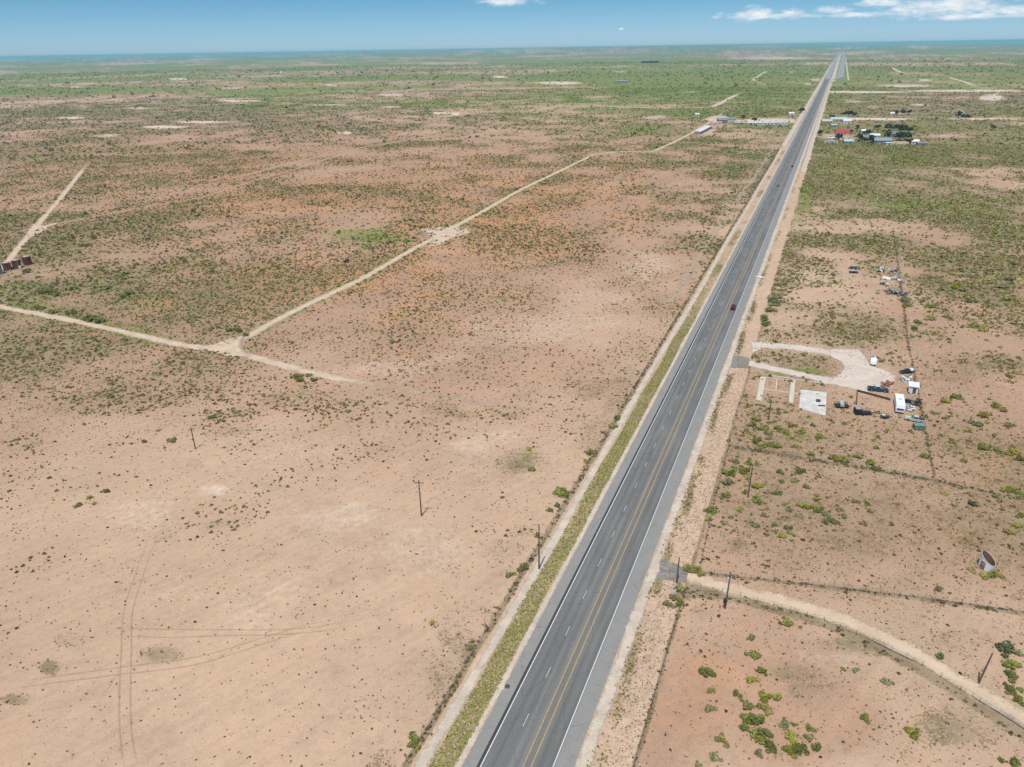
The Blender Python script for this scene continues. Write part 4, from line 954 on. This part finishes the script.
house('pale tan roofed house nearest the highway by the red roofed building', (826.5, 123.4), (15, 9, 3.4), A0 * .4, WALLT, TANR, windows=3)
house('small mint roofed hut between the tan roof and the red roof', (833.5, 127), (8, 5, 2.8), A0 * .4, WALLG, MINT, 'hut', 'hut', windows=1)
house('long white mobile home below the red roofed building', (833, 140.4), (14, 4.2, 3.0), A0 * .3, WALLW, ROOFW, 'mobile_home', 'mobile home', True, 3)
house('low pale mobile home nearest the camera, under the long white one', (830.5, 143.2), (16, 4.0, 2.4), A0 * .3, WALLW, TANR, 'mobile_home', 'mobile home', True, 3)
house('small teal house with mint roof right of the white mobile homes', (848, 143.8), (11, 7, 3.2), A0 * .3, TEALR, MINT, windows=2)
house('white roofed shed behind the dark tree clump', (864.5, 133), (10, 6, 3.0), A0 * .3, WALLW, ROOFW, 'shed', 'shed', windows=1)
house('dark grey roofed house half hidden in the dark tree clump', (867, 140), (14, 9, 3.6), A0 * .3, WALLG, GREYR, windows=2)
house('white roofed house between dark trees and the teal roofed house', (874, 138), (12, 7, 3.4), A0 * .3, WALLW, ROOFW, windows=3)
house('wide teal grey roofed house in the middle of the tree group', (881.5, 143.4), (20, 10, 3.8), A0 * .3, WALLG, TEALR, windows=4)
house('tall grey house between the two dark tree rows', (893, 138), (10, 9, 5.6), A0 * .3, WALLG, GREYR, windows=2)
house('small white flat roofed hut in front of the teal roofed house', (888.5, 145), (7, 4, 2.6), A0 * .3, WALLW, ROOFW, 'hut', 'hut', True, 1)
house('white house at the right end of the settlement', (914, 144.2), (9, 7, 3.4), A0 * .3, WALLW, ROOFW, windows=2)
house('low grey roofed shed right of the white end house', (921.5, 145.4), (11, 6, 2.6), A0 * .3, WALLG, GREYR, 'shed', 'shed', windows=1)
house('tiny white hut on the pale road beyond the settlement', (892, 115.3), (8, 6, 3), 0, WALLW, ROOFW, 'hut', 'hut', windows=1)
a_, b_ = ground_at(697.5, 134.3), ground_at(709, 128.4); d_ = b_ - a_; mid_ = (a_ + b_) / 2
def px_of(p): ix, iy = survey(np.array([p.x]), np.array([p.y])); return float(ix[0]), float(iy[0])
house('long narrow white roofed barn lying along the dirt road', px_of(mid_), (d_.length, 8, 3.6), math.atan2(d_.y, d_.x), WALLG, ROOFW, 'barn', 'barn', True, 6)
house('grey roofed house beside the dirt road bend, left of its twin', (722, 122.6), (15, 10, 4), 0, WALLG, GREYR, windows=3)
house('grey roofed house with pale walls, right one of the pair by the bend', (731, 121.6), (13, 9, 4), 0, WALLW, GREYR, windows=2)
house('white van like hut in front of the grey roofed pair', (718.5, 124.2), (9, 4, 3), 0, WALLW, ROOFW, 'hut', 'hut', True, 2)
house('low beige shed between the grey houses and the long white building', (739, 124.6), (15, 6, 2.8), 0, WALLT, TANR, 'shed', 'shed', True, 2)
house('white shed with pale blue walls left of the long white building', (753.5, 124.8), (19, 7, 3.2), 0, PALEW, ROOFW, 'shed', 'shed', True, 3)
house('long low white building in front of the reddish yard', (773, 124.6), (44, 7, 3.2), 0, PALEW, ROOFW, 'long_building', 'building', True, 8)
house('small white hut alone beside the highway behind the long building', (791, 115.4), (9, 6, 3.4), 0, WALLW, ROOFW, 'hut', 'hut', windows=1)
house('small white hut on the scrub left of the grey roofed pair', (697, 116), (7, 5, 3), 0, WALLW, ROOFW, 'hut', 'hut', windows=1)
house('dark long warehouse far away near the horizon', (650, 63), (120, 40, 13), 0, paint('wall_dark', (.03, .045, .045), .8), paint('roof_dark', (.035, .05, .05), .8), 'warehouse', 'warehouse', True, 0, False)
house('pale warehouse on the caliche ground far out in the green plain', (622, 82.6), (40, 14, 6), 0, WALLG, PALEW, 'warehouse', 'warehouse', True, 3)
T = lambda n_, px, h, r_, k: tree(n_, px, h, r_, k)
T('dark tree, left end of the row behind the mint roofed building', (843, 116.2), 7, 6, 0); T('broad dark tree in the middle of the row behind the mint roofed building', (848, 116.4), 8, 7, 1); T('dark tree, right end of the row behind the mint roofed building', (853, 117), 7, 6, 2)
T('round tree at the highway edge left of the long white mobile home', (819.5, 135.5), 6, 4.5, 1); T('dark round tree at the right end of the long white mobile home', (838, 140.6), 8, 4.5, 2); T('dark tree against the right wall of the red roofed building', (850, 134.2), 6.5, 4.5, 0)
T('narrow dark tree between the red roof and the white roofed shed', (857, 131.5), 8, 3.2, 1); T('tall dark tree, left one of the clump round the grey house', (859, 141.6), 9, 5, 2); T('dark tree, front one of the clump round the grey house', (864, 143.4), 8, 5, 0)
T('dark tree, right one of the clump round the grey house', (870, 143.6), 9, 5, 1); T('dark tree behind the clump, next to the white roofed shed', (866, 136.4), 8, 5, 2); T('round dark tree behind the white roofed house', (877, 129.6), 7, 5.5, 0)
T('dark tree beside the white roofed house and the tall grey house', (887, 139.4), 9, 5, 1); T('dark tree, left end of the back row behind the tall grey house', (889, 131.2), 9, 6, 2); T('second dark tree of the back row behind the tall grey house', (894, 131), 9, 6, 0)
T('third dark tree of the back row behind the tall grey house', (900, 132.4), 9, 5.5, 1); T('fourth dark tree of the back row behind the tall grey house', (905, 132.8), 9, 5.5, 2); T('dark tree, right end of the back row behind the tall grey house', (909.5, 133.2), 8, 5, 0)
T('broad dark tree, left half of the front clump right of the tall grey house', (898.5, 140.6), 9, 7, 1); T('broad dark tree, right half of the front clump right of the tall grey house', (904, 140.8), 9, 7, 2); T('grey green tree left of the white end house', (909, 144.2), 7, 5, 0)
T('dark tree by the tiny white hut on the pale road', (896, 115.8), 8, 4, 1); T('dark tree, left one of the pair on the pale road', (902, 115.6), 9, 4.5, 2); T('dark tree, right one of the pair on the pale road', (908.5, 115), 9, 5, 0)
T('dark tree where the pale road bends at the right', (958, 118.6), 10, 5, 1); T('broad low dark tree right of the bend tree', (966, 119.4), 7, 7, 2); T('lone dark tree in the green strip at the right', (993, 130), 7, 5, 0)
T('dark tree behind the beige shed of the left settlement', (743, 120), 7, 4.5, 1); T('dark tree behind the white shed with pale blue walls', (754, 122.4), 7, 4.5, 2); T('dark tree beside the highway beyond the lone white hut', (801, 113), 9, 7, 0)
T('dark tree at the left end of the mint roofed building', (832, 119.4), 6, 5, 1)

# ------------------------------------------------------------------ far things
def far_tank(label, px, rad, h):
    p = ground_at(*px); r = thing('white_tank', label, 'tank', (p.x, p.y, 0), 0, 'white tanks near the horizon')
    MB().lathe([(rad, -1), (rad, h)], 24).build('shell', WHITE, r); MB().lathe([(rad * 1.02, h + .05), (rad * .1, h + rad * .25)], 24).build('roof', ROOFW, r)
for i, (x, y, r_, h) in enumerate(((839, 49.6, 30, 18), (849, 49.4, 34, 20), (856, 49.3, 30, 18), (860.5, 49.2, 28, 18), (865, 49.1, 28, 18))):
    far_tank('big white tank on the horizon above the highway end, ' + ('leftmost of five', 'second from left of five', 'middle one of five', 'fourth from left of five', 'rightmost of five')[i], (x, y), r_, h)
far_tank('tiny white tank alone in the far green plain, left of centre', (281.5, 74), 7, 14)
far_tank('tiny white tank, left one of a pair far out on the left plain', (176.5, 80), 7, 7); far_tank('tiny white tank, right one of a pair far out on the left plain', (182, 79.6), 7, 7)
def pumpjack(label, px, rot=0.0, k=1.0):
    p = ground_at(*px); r = thing('pumping_unit', label, 'pumping unit', (p.x, p.y, 0), rot, 'oil well pumping units')
    MB().box(-4, 3, -1, 1, 0, .4).build('base', CONC, r)
    m = MB()
    for sd in (-1, 1): m.tube((-.9, sd * .8, .4), (0, sd * .15, 5), .18).tube((.9, sd * .8, .4), (0, sd * .15, 5), .18)
    m.build('samson_post', DARK, r)
    MB().prism([(-3.6, 4.7), (-3.6, 5.2), (3.4, 5.9), (3.4, 5.3)], -.25, .25).build('walking_beam', DARK, r)
    MB().prism([(3.3, 4.2), (3.9, 4.6), (4.2, 5.5), (3.9, 6.4), (3.3, 6.7)], -.3, .3).build('horse_head', DARK, r)
    MB().box(-4.2, -2.9, -1.1, 1.1, .4, 2.4).build('gear_box', DARK, r)
    MB().prism([(-4.4, 2.0), (-3.2, 1.3), (-2.6, 2.4), (-3.6, 3.2)], -1.5, -1.15).build('counterweight', DARK, r)
    r.scale = (k, k, k)
pumpjack('dark pumping unit on the pale strip at the far left', (190, 122), .4, 1.3); pumpjack('small dark pumping unit farther off, left of the other one', (137, 108.4), .9, 1.3)
p = ground_at(178, 100); ms = thing('radio_mast', 'thin lattice mast standing far out on the left plain', 'mast', (p.x, p.y, 0))
for k in range(3):
    a = k * 2.094; MB().tube((1.1 * math.cos(a), 1.1 * math.sin(a), 0), (.5 * math.cos(a), .5 * math.sin(a), 52), .14, .1, 5).build('leg', GREYM, ms)
m = MB()
for z in range(0, 50, 2):
    rr = 1.1 - .6 * z / 52
    for k in range(3):
        a, c = k * 2.094 + (z % 4) * 0, (k + 1) * 2.094; m.tube((rr * math.cos(a), rr * math.sin(a), z), (rr * math.cos(c), rr * math.sin(c), z + 2), .07, .07, 4)
m.build('bracing', GREYM, ms)

# ------------------------------------------------------------------ green bushes one by one
BUSH = [(736,461,4),(749,462,4),(755.6,463,3.5),(729,472,8),(742,469,6),(727,481,6),(726,495.5,6),(747,477.5,4),(757,486,6),(756.5,498.5,6),(744,491.5,3),(779,470.5,5),(798.6,469.7,5),(793.7,480,4),(782.4,481,3.5),(805.4,486,5),
 (776,492,4),(740,508.6,4),(709.6,511,5),(708.6,519,4.5),(725,522,4),(730.5,517,3),(734,530.7,2.5),(764,514.5,4),(766,508,2.5),(753.6,523.5,4.5),(774.5,525,3),(767,534,3),(783,535.6,4.5),(788.4,526.8,5),(791,531.7,4),(791.7,540.5,2.5),(775,531.7,2.5),
 (789,508,4),(785,504,3),(800.5,515,4.5),(800.5,504,4),(808,506,5),(815,509,5),(822,508,4),(825,514,5),(827,520,5),(835,521,4.5),(816,499,4),(817,495.5,3),(844.5,516,3.5),(820,437,5),(811,453.5,5),(777,446.6,4),(769,444.7,4),(795.6,446.6,4),(749.7,433,3.5),
 (839,458,6),(832,457,5),(753,655,7),(761.7,669.8,6),(706,672.7,8),(753,679,5.5),(711,691,4),(735.7,692,6),(762.7,695,7),(777.4,696,6),(745,704,7),(760.8,705,6),(765.6,709,6),(711,708,5),(783,721.6,6),(793,723.5,4),(745,716.7,7),(757,718.7,8),(742,724.5,6),
 (753,730,7),(763.7,734,7),(758,738,6),(767.6,745,6.5),(758,751,6),(720.7,736,6.5),(726.5,744,4),(716,755,6),(698,765.6,6),(789,736,7),(790,751,6),(800,750,8),(808.7,726.5,6),(809.6,736,5),(816.5,746,6),(785,621,6),(752,637.5,5),(842.6,669,3),(856,669.4,3.5),
 (887.5,680.5,5),(864,715.7,7),(910,730.4,7),(940,655,5),(1008,649,9),(1016.6,652,7),(1011.7,665,8),(1010.7,675.7,7),(1007.8,688,6),(1017.6,698,7),(1021,690,4),(1014.6,762.7,6),(1002,758.7,4),(939,588.7,5),(1008.8,532,5),(856,501,3),(866,503,3),(869,510,4),(862,522.7,4.5),
 (844.5,517,3),(890.5,523.7,3),(971.6,503,6),(1003,509,3),(1019.5,515,4),(1017.5,524.7,4),(933.5,412,5),(926,456,5),(562.4,491.7,7),(558.5,505,3.5),(550,509.5,3.5),(521.8,566,5.5),(510.8,573.8,4.5),(536.6,534.7,3),(617,416.6,5),(613,425.4,4.5),(589.8,451,5.5),(561.5,491,7),
 (549.8,509.5,4),(603.5,432,2.5),(586,460.6,3.5),(529.9,448.6,3.5),(517,465,3),(532.8,469,4),(432,622,3.5),(468,647,5),(472.4,641.4,3),(413,738,5),(414,745,5),(212.4,415.6,4),(158,430,3),(171,440,4.5),(144,441,3),(105,491,4),(90,497,3.5),(95,503,3),(78,505,3.5),(692,568,6),(697,571,5),(700,573,4),(686,566,4),
 (677,586.5,6),(683,589,5),(674,598,6),(669,604,5),(680,604,5),(973,570,5),(983,575,5),(993,573,6),(1000,576,4),(765,318,6),(770,310,5),(775,296,6),(772,302,6),(778,284,5),(764,323,5),(905,300,6),(908,305,5),(915,328,5),(917,322,4),(930,318,5),(932,305,5),
 (947,288,6),(955,287,6),(963,289,5),(970,300,5),(1008,278,7),(1002,285,6),(1010,298,6),(975,326,6),(983,329,5),(947,400,6),(955,396,5),(998,405,6),(1003,410,5),(985,415,6),(975,423,5),(1010,425,5),(968,430,5),(985,447,6),(1000,450,6),(1013,452,6),(1020,458,6),(965,460,4),(1007,489,6),(1016,492,6),(945,493,4),
 (955,505,3),(27,271,4.5),(128,292,6),(122,296,5),(45,291,7),(55,293,6),(38,308,5),(52,311,6),(70,312,6),(90,318,7),(98,320,6),(240,330,5),(247,334,4),(233,329,5),(297,376,5),(309,374,4),(315,379,4),(300,380,4),(85,245,4),(93,237,5),(768,437,4),(757,440,5),(762,445,4),(752,424,5),(757,418,5),(763,428,5),(768,432,4),(778,428,5),(785,432,4),(793,425,4),(800,430,5),(812,424,4),(858,455,5),(870,462,5),(875,467,5),(846,461,5)]
def bush_mesh(k, nq, qs, flat_):
    rng = np.random.default_rng(100 + k); n_ = 9
    a = rng.uniform(0, 6.28, n_); rr = rng.uniform(.1, .78, n_)
    P_ = np.stack([np.cos(a) * rr, np.sin(a) * rr, rng.uniform(.0, .38, n_)], -1); P_[0] = 0
    V, K = leaf_cloud(P_, rng.uniform(.24, .52, n_), nq, np.ones((n_, 1)) * np.array([[1, 1, 1]]) * rng.uniform(.92, 1.55, (n_, 1)), flat_, qs, rng)
    # twigs from the root
    T_ = []
    for q in range(7):
        e = P_[q] + np.array([0, 0, .3]); d = np.array([.016, .016, 0]); T_ += [np.zeros(3) - d, np.zeros(3) + d, e + d * .4, e - d * .4]
    V = np.vstack([V, T_]); K = np.vstack([K, np.tile([.8, .55, .5], (len(T_), 1))])
    return leaf_mesh('bush_leaves', V, K)
BUSHES = [bush_mesh(k, 64, .21, .85) for k in range(8)]
TUFTS = [bush_mesh(20 + k, 16, .36, .75) for k in range(6)]
LAND = [('the tall pole with crossarm', (421, 516)), ('the pole in the dark scrub', (195, 449)), ('the thin pole by the left fence', (539, 569)), ('the pole with the meter box', (725, 608)), ('the pole on the asphalt apron', (676, 583)), ('the leaning pole', (978, 683)),
        ('the ruined footings', (775, 400)), ('the white concrete slab', (812, 404)), ('the pole in the fenced plot', (748, 497)), ('the open metal tank', (985, 565)), ('the white camper', (897, 406)), ('the fence junction behind the camper', (933, 478)),
        ('the dirt road fork', (235, 348)), ('the rusty oil tanks', (17, 265)), ('the bare turnout on the diagonal road', (445, 233)), ('the black and white sedan', (853, 270)), ('the dark red pickup', (737, 308)), ('the gravel yard', (865, 370)), ('the oil stain on the shoulder', (507, 686)), ('the pipe rail fence', (893, 651)),
        ('the end of the crossing dirt road', (385, 387)), ('the bottom left wheel marks', (125, 690)), ('the near driveway fence end', (690, 592)), ('the end of the faint dirt road', (580, 414)), ('the near corner of the fenced plot', (729, 446)), ('the crossing wheel marks', (300, 630))]
LANDW = [(n_, ground_at(*q)) for n_, q in LAND]
ORD = ['', 'second ', 'third ', 'fourth ', 'fifth ', 'sixth ', 'seventh ', 'eighth ', 'ninth ', 'tenth ', 'eleventh ', 'twelfth ', 'thirteenth ', 'fourteenth ', 'fifteenth ', 'sixteenth ', 'seventeenth ', 'eighteenth ', 'nineteenth ', 'twentieth ']
def label_all(items, noun):
    """items: (object, point, look); each label says the look and how near a named thing it stands"""
    byl = {}
    for o, p, look in items:
        i = min(range(len(LANDW)), key=lambda k: (LANDW[k][1] - p).length)
        byl.setdefault((i, look), []).append((round((LANDW[i][1] - p).length, 2), o))
    for (i, look), L in byl.items():
        L.sort(key=lambda q: q[0])
        for k, (d, o) in enumerate(L):
            if k < len(ORD): o['label'] = f"{look} {noun}, {ORD[k]}nearest to {LANDW[i][0]}"
            else: o['label'] = f"{look} {noun} standing well away from {LANDW[i][0]}"
items = []
for i, (x, y, rp_) in enumerate(BUSH):
    p = ground_at(x, y + rp_ * .35); r = rp_ / metre(x, y) * random.uniform(.95, 1.12)
    if x > 640 or y > 400: t = random.choice([(.285, .280, .056), (.250, .270, .058), (.290, .262, .090), (.205, .235, .055), (.235, .235, .115), (.175, .195, .050)])
    else: t = random.choice([(.175, .200, .055), (.19, .205, .06), (.20, .195, .07)])
    if i in (93, 94, 111, 118): t = (.14, .155, .07)
    me = BUSHES[i % 8]
    o = link('green_bush', me, loc=(p.x, p.y, 0), rotz=random.random() * 6.28); o.scale = (r * 1.25, r * 1.25, r * 1.25 * random.uniform(.75, 1.05)); o.color = (*t, 1)
    o['category'] = 'bush'; o['group'] = 'green bushes scattered over the fields'
    tone = 'dull olive' if t[1] < .202 else 'mid green' if t[1] < .24 else 'bright green'
    size = 'small' if r < .95 else 'medium' if r < 1.5 else 'large'
    items.append((o, p, f'{size} {tone}'))
label_all(items, 'bush')

# ------------------------------------------------------------------ scrub
def scatter(r0, r1, per_m2, n_try=None):
    ang = math.radians(50); area = ang * (r1 * r1 - r0 * r0); n_ = int(area * per_m2)
    R = np.sqrt(RNG.uniform(r0 * r0, r1 * r1, n_)); A = RNG.uniform(-ang, ang, n_)
    X, Y = R * np.sin(A), R * np.cos(A)
    g, d, r, p, dn, n1, nn = cover(X, Y)
    keep = RNG.random(n_) < np.clip(dn, 0, 1)
    s, t = road_st(X, Y); keep &= (t < -8.6) | (t > RW + 9)
    keep &= ~((s > 2550) & (t > -14) & (t < RW + 62))
    for key, (pts, hw) in TRACKS.items():
        P = [tuple(ground_at(*q)[:2]) for q in pts]; keep &= poly_dist(X, Y, P) > hw * .95
    keep &= poly_dist(X, Y, [tuple(ground_at(*q)[:2]) for q in [(684, 573), (760, 595), (824, 612), (872, 634), (940, 671), (1030, 725)]]) > 2.2
    keep &= poly_dist(X, Y, [tuple(ground_at(*q)[:2]) for q in [(752, 345), (800, 347.5), (850, 360), (870, 375), (850, 385), (800, 374.5), (748, 363)]]) > 2.0
    c0 = ground_at(866, 374); keep &= np.hypot(X - c0.x, Y - c0.y) > 15
    for q, rr in (((813, 402), 6), ((893, 408), 6), ((877, 390), 4), ((775, 388), 7), ((853, 272), 5), ((17, 266), 6), ((445, 233), 8), ((231, 348), 5), ((912, 390), 3), ((862, 412), 4), ((841, 405), 3), ((916, 423), 5), ((852, 354), 9), ((836, 353), 5), ((884, 377), 8), ((862, 388), 6)):
        c0 = ground_at(*q); keep &= np.hypot(X - c0.x, Y - c0.y) > rr
    return [q[keep] for q in (X, Y, g, d, r, dn, n1)]
def tones(X, Y, g, d, r):
    n_ = len(X); k = RNG.random(n_); ix, iy = survey(X, Y)
    base = np.array([[.135, .105, .052]]) * np.ones((n_, 1))
    base = np.where((k < .40)[:, None], np.array([[.165, .155, .062]]), base)
    base = np.where((k > .82)[:, None], np.array([[.25, .21, .12]]), base)
    gr = (RNG.random(n_) < np.clip(g * 1.5 + .06, 0, .9))[:, None]
    base = np.where(gr, np.array([[.150, .185, .045]]), base)
    rt = sstep(ix, 700, 860)[:, None] * (RNG.random((n_, 1)) < .6)
    base = base * (1 - rt) + rt * np.array([[.225, .195, .075]])
    return base * RNG.uniform(1.05, 1.75, (n_, 1))
X, Y, g, d, r, dn, n1 = scatter(78, 430, .44)
rad = np.minimum(np.exp(RNG.normal(-1.30, .36, len(X))), .5) * (1 + .75 * np.clip(dn, 0, 1))
col = tones(X, Y, g, d, r)
ix, iy = survey(X, Y); shown = (ix > 2) & (ix < 1022) & (iy < 765)
bare = np.clip(1 - dn * 2, 0, 1)[:, None]; col = col * (1 - bare) + bare * np.array([[.085, .060, .036]])
px_size = np.where(shown, rad / np.hypot(np.hypot(X, Y), H), 0)
top = np.argsort(-px_size)[:300]
items = []
for k, i in enumerate(top):
    me = TUFTS[k % 6]
    o = link('scrub_tuft', me, loc=(X[i], Y[i], 0), rotz=random.random() * 6.28); s_ = rad[i] * 1.2; o.scale = (s_, s_, s_ * random.uniform(.7, 1)); o.color = (*col[i], 1)
    o['category'] = 'scrub'; o['group'] = 'low dry scrub tufts'
    look = ('small' if rad[i] < .5 else 'medium' if rad[i] < .7 else 'large') + (' green' if col[i][1] > col[i][0] * 1.08 else ' dark brown' if col[i][0] < .13 else ' olive brown')
    items.append((o, Vector((X[i], Y[i], 0)), look))
label_all(items, 'tuft')
rest = np.ones(len(X), bool); rest[top] = False
VV, KK = [], []
def sow(X, Y, rad, col, nq, flat_=.7, qs=.5, ln=None):
    V, K = leaf_cloud(np.stack([X, Y, X * 0], -1), rad, nq, col, flat_, qs)
    VV.append(V); KK.append(K)
sow(X[rest], Y[rest], rad[rest], col[rest], 14)
X, Y, g, d, r, dn, n1 = scatter(120, 620, .085)      # yellow green creosote of the right hand fields
ix, iy = survey(X, Y); k_ = (ix > 690) & (iy < 520) & (RNG.random(len(X)) < np.where(iy < 420, 1, .3)); X, Y = X[k_], Y[k_]
k = RNG.random((len(X), 1))
sow(X, Y, RNG.uniform(.55, 1.25, len(X)), np.where(k < .4, [[.235, .235, .055]], np.where(k < .75, [[.19, .20, .055]], [[.25, .215, .10]])) * RNG.uniform(.75, 1.2, (len(X), 1)), 22, .7, .34)
X, Y, g, d, r, dn, n1 = scatter(430, 1050, .27)
rad = np.exp(RNG.normal(-.62, .36, len(X))) * (1 + .35 * g * 2); sow(X, Y, rad, tones(X, Y, g, d, r), 8, .7, .6)
X, Y, g, d, r, dn, n1 = scatter(1050, 2400, .046)
rad = np.exp(RNG.normal(.10, .38, len(X))); sow(X, Y, rad, tones(X, Y, g, d, r) * .95, 6, .6, .7)
X, Y, g, d, r, dn, n1 = scatter(2400, 6500, .0026)
rad = np.exp(RNG.normal(.85, .45, len(X))); sow(X, Y, rad, tones(X, Y, np.clip(g * 1.6, 0, 1), d, r) * 1.0, 5, .5, .8)
# small tufts of dead grass and weeds on the open ground
n_ = 70000; ang = math.radians(44); Rr = np.sqrt(RNG.uniform(78**2, 330**2, n_)); A = RNG.uniform(-ang, ang, n_); X, Y = Rr * np.sin(A), Rr * np.cos(A)
s_, t_ = road_st(X, Y); g, d, r, p, dn, n1, nn = cover(X, Y)
keep = ((t_ < -8.6) | (t_ > RW + 9.5)) & (RNG.random(n_) < (.05 + 1.5 * d + .8 * g)) & (p < .4)
for pts, w_ in (([(684, 573), (700, 582), (720, 587), (760, 595), (824, 612), (872, 634), (940, 671), (1030, 725)], 2.4), ([(752, 345), (800, 347.5), (850, 360), (870, 375), (850, 385), (800, 374.5), (748, 363)], 2.4), (TRACKS['crossing'][0], 2.6), (TRACKS['diagonal'][0], 2.7)):
    keep &= poly_dist(X, Y, [tuple(ground_at(*q)[:2]) for q in pts]) > w_
X, Y, g, d = X[keep], Y[keep], g[keep], d[keep]; k = RNG.random((len(X), 1))
cc = np.where(k < .35, [[.30, .25, .15]], np.where(k < .65, [[.20, .155, .095]], np.where(k < .85, [[.24, .225, .10]], [[.12, .085, .05]])))
sow(X, Y, RNG.uniform(.10, .27, len(X)), cc * RNG.uniform(.7, 1.2, (len(X), 1)), 4, .7, .7)
# weeds gathered along the fences
def along(P, per_m, spread):
    out = []
    for a, c in zip(P, P[1:]):
        a, c = Vector((*a[:2], 0)), Vector((*c[:2], 0)); L = (c - a).length
        for k in range(int(L * per_m)):
            f = random.random(); q = a.lerp(c, f); out.append((q.x + random.gauss(0, spread), q.y + random.gauss(0, spread)))
    out = np.array(out)
    clear = poly_dist(out[:, 0], out[:, 1], [tuple(ground_at(*q)[:2]) for q in [(684, 573), (700, 582), (720, 587), (760, 595), (824, 612), (872, 634), (940, 671), (1030, 725)]]) > 2.6
    return out[clear]
for key, pm, sp_ in (('plot', 1.8, .5), ('homestead', .7, .4), ('drive_far', 1.1, .45), ('drive_near', 2.6, 1.2)):
    q = along(GFENCE[key], pm, sp_); n_ = len(q)
    sow(q[:, 0], q[:, 1], RNG.uniform(.22, .6, n_), np.array([[.17, .15, .09]]) * RNG.uniform(.5, 1.4, (n_, 1)), 8, .6, .55)
q = along([road(s, -9.1) for s in (-20, 200, 500, 800)], 1.6, .45); n_ = len(q)
sow(q[:, 0], q[:, 1], RNG.uniform(.2, .55, n_), np.array([[.15, .13, .07]]) * RNG.uniform(.6, 1.4, (n_, 1)), 6, .6, .55)
q = along([road(s, RW + 9.6) for s in (-20, 60)] , 1.6, .25); n_ = len(q)
sow(q[:, 0], q[:, 1], RNG.uniform(.15, .35, n_), np.array([[.15, .11, .065]]) * RNG.uniform(.6, 1.4, (n_, 1)), 6, .6, .55)
q = along(GFENCE['plot'][:1] + [tuple(ground_at(712, 512)[:2]), tuple(ground_at(699, 573)[:2])], 1.2, .25); n_ = len(q)
sow(q[:, 0], q[:, 1], RNG.uniform(.15, .4, n_), np.array([[.13, .10, .06]]) * RNG.uniform(.6, 1.4, (n_, 1)), 6, .6, .55)
link('scrub', leaf_mesh('scrub', np.vstack(VV), np.vstack(KK)), kind='stuff')
# grass on the verges
VV, KK = [], []
n_ = 21000; s_ = RNG.uniform(-25, 430, n_) ; t_ = RNG.uniform(-5.4, -1.3, n_) + np.sin(s_ / 9) * .25
keep = RNG.random(n_) < (.4 + 1.2 * fbm(s_ / 3, t_, 9, 3, 3)) * np.clip(1.1 - s_ / 500, .2, 1) * (1 - .85 * sstep(s_, 100, 380) * sstep(fbm(s_, t_ * 2, 30, 3, 31), .35, .55)); s_, t_ = s_[keep], t_[keep]
X, Y = RO.x + RDIR.x * s_ + RN.x * t_, RO.y + RDIR.y * s_ + RN.y * t_; k = RNG.random((len(X), 1))
sow(X, Y, RNG.uniform(.12, .32, len(X)), np.where(k < .35, [[.26, .30, .07]], np.where(k < .65, [[.36, .35, .10]], np.where(k < .8, [[.38, .33, .14]], [[.50, .42, .25]]))) * RNG.uniform(.8, 1.2, (len(X), 1)), 6, .8, .6)
n_ = 3600; s_ = RNG.uniform(-25, 330, n_); t_ = RW + RNG.normal(3.4, .8, n_) + np.sin(s_ / 14) * .5
aps = [road_st(*ground_at(*q)[:2])[0] for q in ((668, 570), (740, 361))]
keep = (RNG.random(n_) < sstep(fbm(s_, t_ * 3, 16, 3, 8), .3, .62)) & (np.abs(s_ - aps[0]) > 5.5) & (np.abs(s_ - aps[1]) > 7); s_, t_ = s_[keep], t_[keep]
X, Y = RO.x + RDIR.x * s_ + RN.x * t_, RO.y + RDIR.y * s_ + RN.y * t_; k = RNG.random((len(X), 1))
sow(X, Y, RNG.uniform(.12, .34, len(X)), np.where(k < .6, [[.20, .21, .07]], [[.30, .25, .13]]) * RNG.uniform(.7, 1.2, (len(X), 1)), 6, .8, .6)
n_ = 2600; s_ = RNG.uniform(-25, 200, n_); t_ = RW + RNG.uniform(4.5, 9, n_)
X, Y = RO.x + RDIR.x * s_ + RN.x * t_, RO.y + RDIR.y * s_ + RN.y * t_
sow(X, Y, RNG.uniform(.08, .2, len(X)), np.array([[.26, .20, .12]]) * RNG.uniform(.5, 1.3, (len(X), 1)), 5, .8, .6)
link('verge_grass', leaf_mesh('verge_grass', np.vstack(VV), np.vstack(KK)), kind='stuff')

# ------------------------------------------------------------------ haze
hz = MB().box(-46000, 46000, -46000, 46000, -1.5, 119).build('haze', None) if False else None
me = bpy.data.meshes.new('haze'); q = MB().box(-46000, 46000, -46000, 46000, -1.5, 121)
me.from_pydata(q.v, [], q.f); hm = bpy.data.materials.new('haze'); hm.use_nodes = True; nt = NT(hm.node_tree)
pv = nt.add('ShaderNodeVolumePrincipled', {'Color': (.30, .66, .84, 1), 'Density': HAZE_DENSITY, 'Anisotropy': 0.0})
nt.add('ShaderNodeOutputMaterial', {1: pv.outputs[0]})
me.materials.append(hm); link('haze', me, kind='stuff')
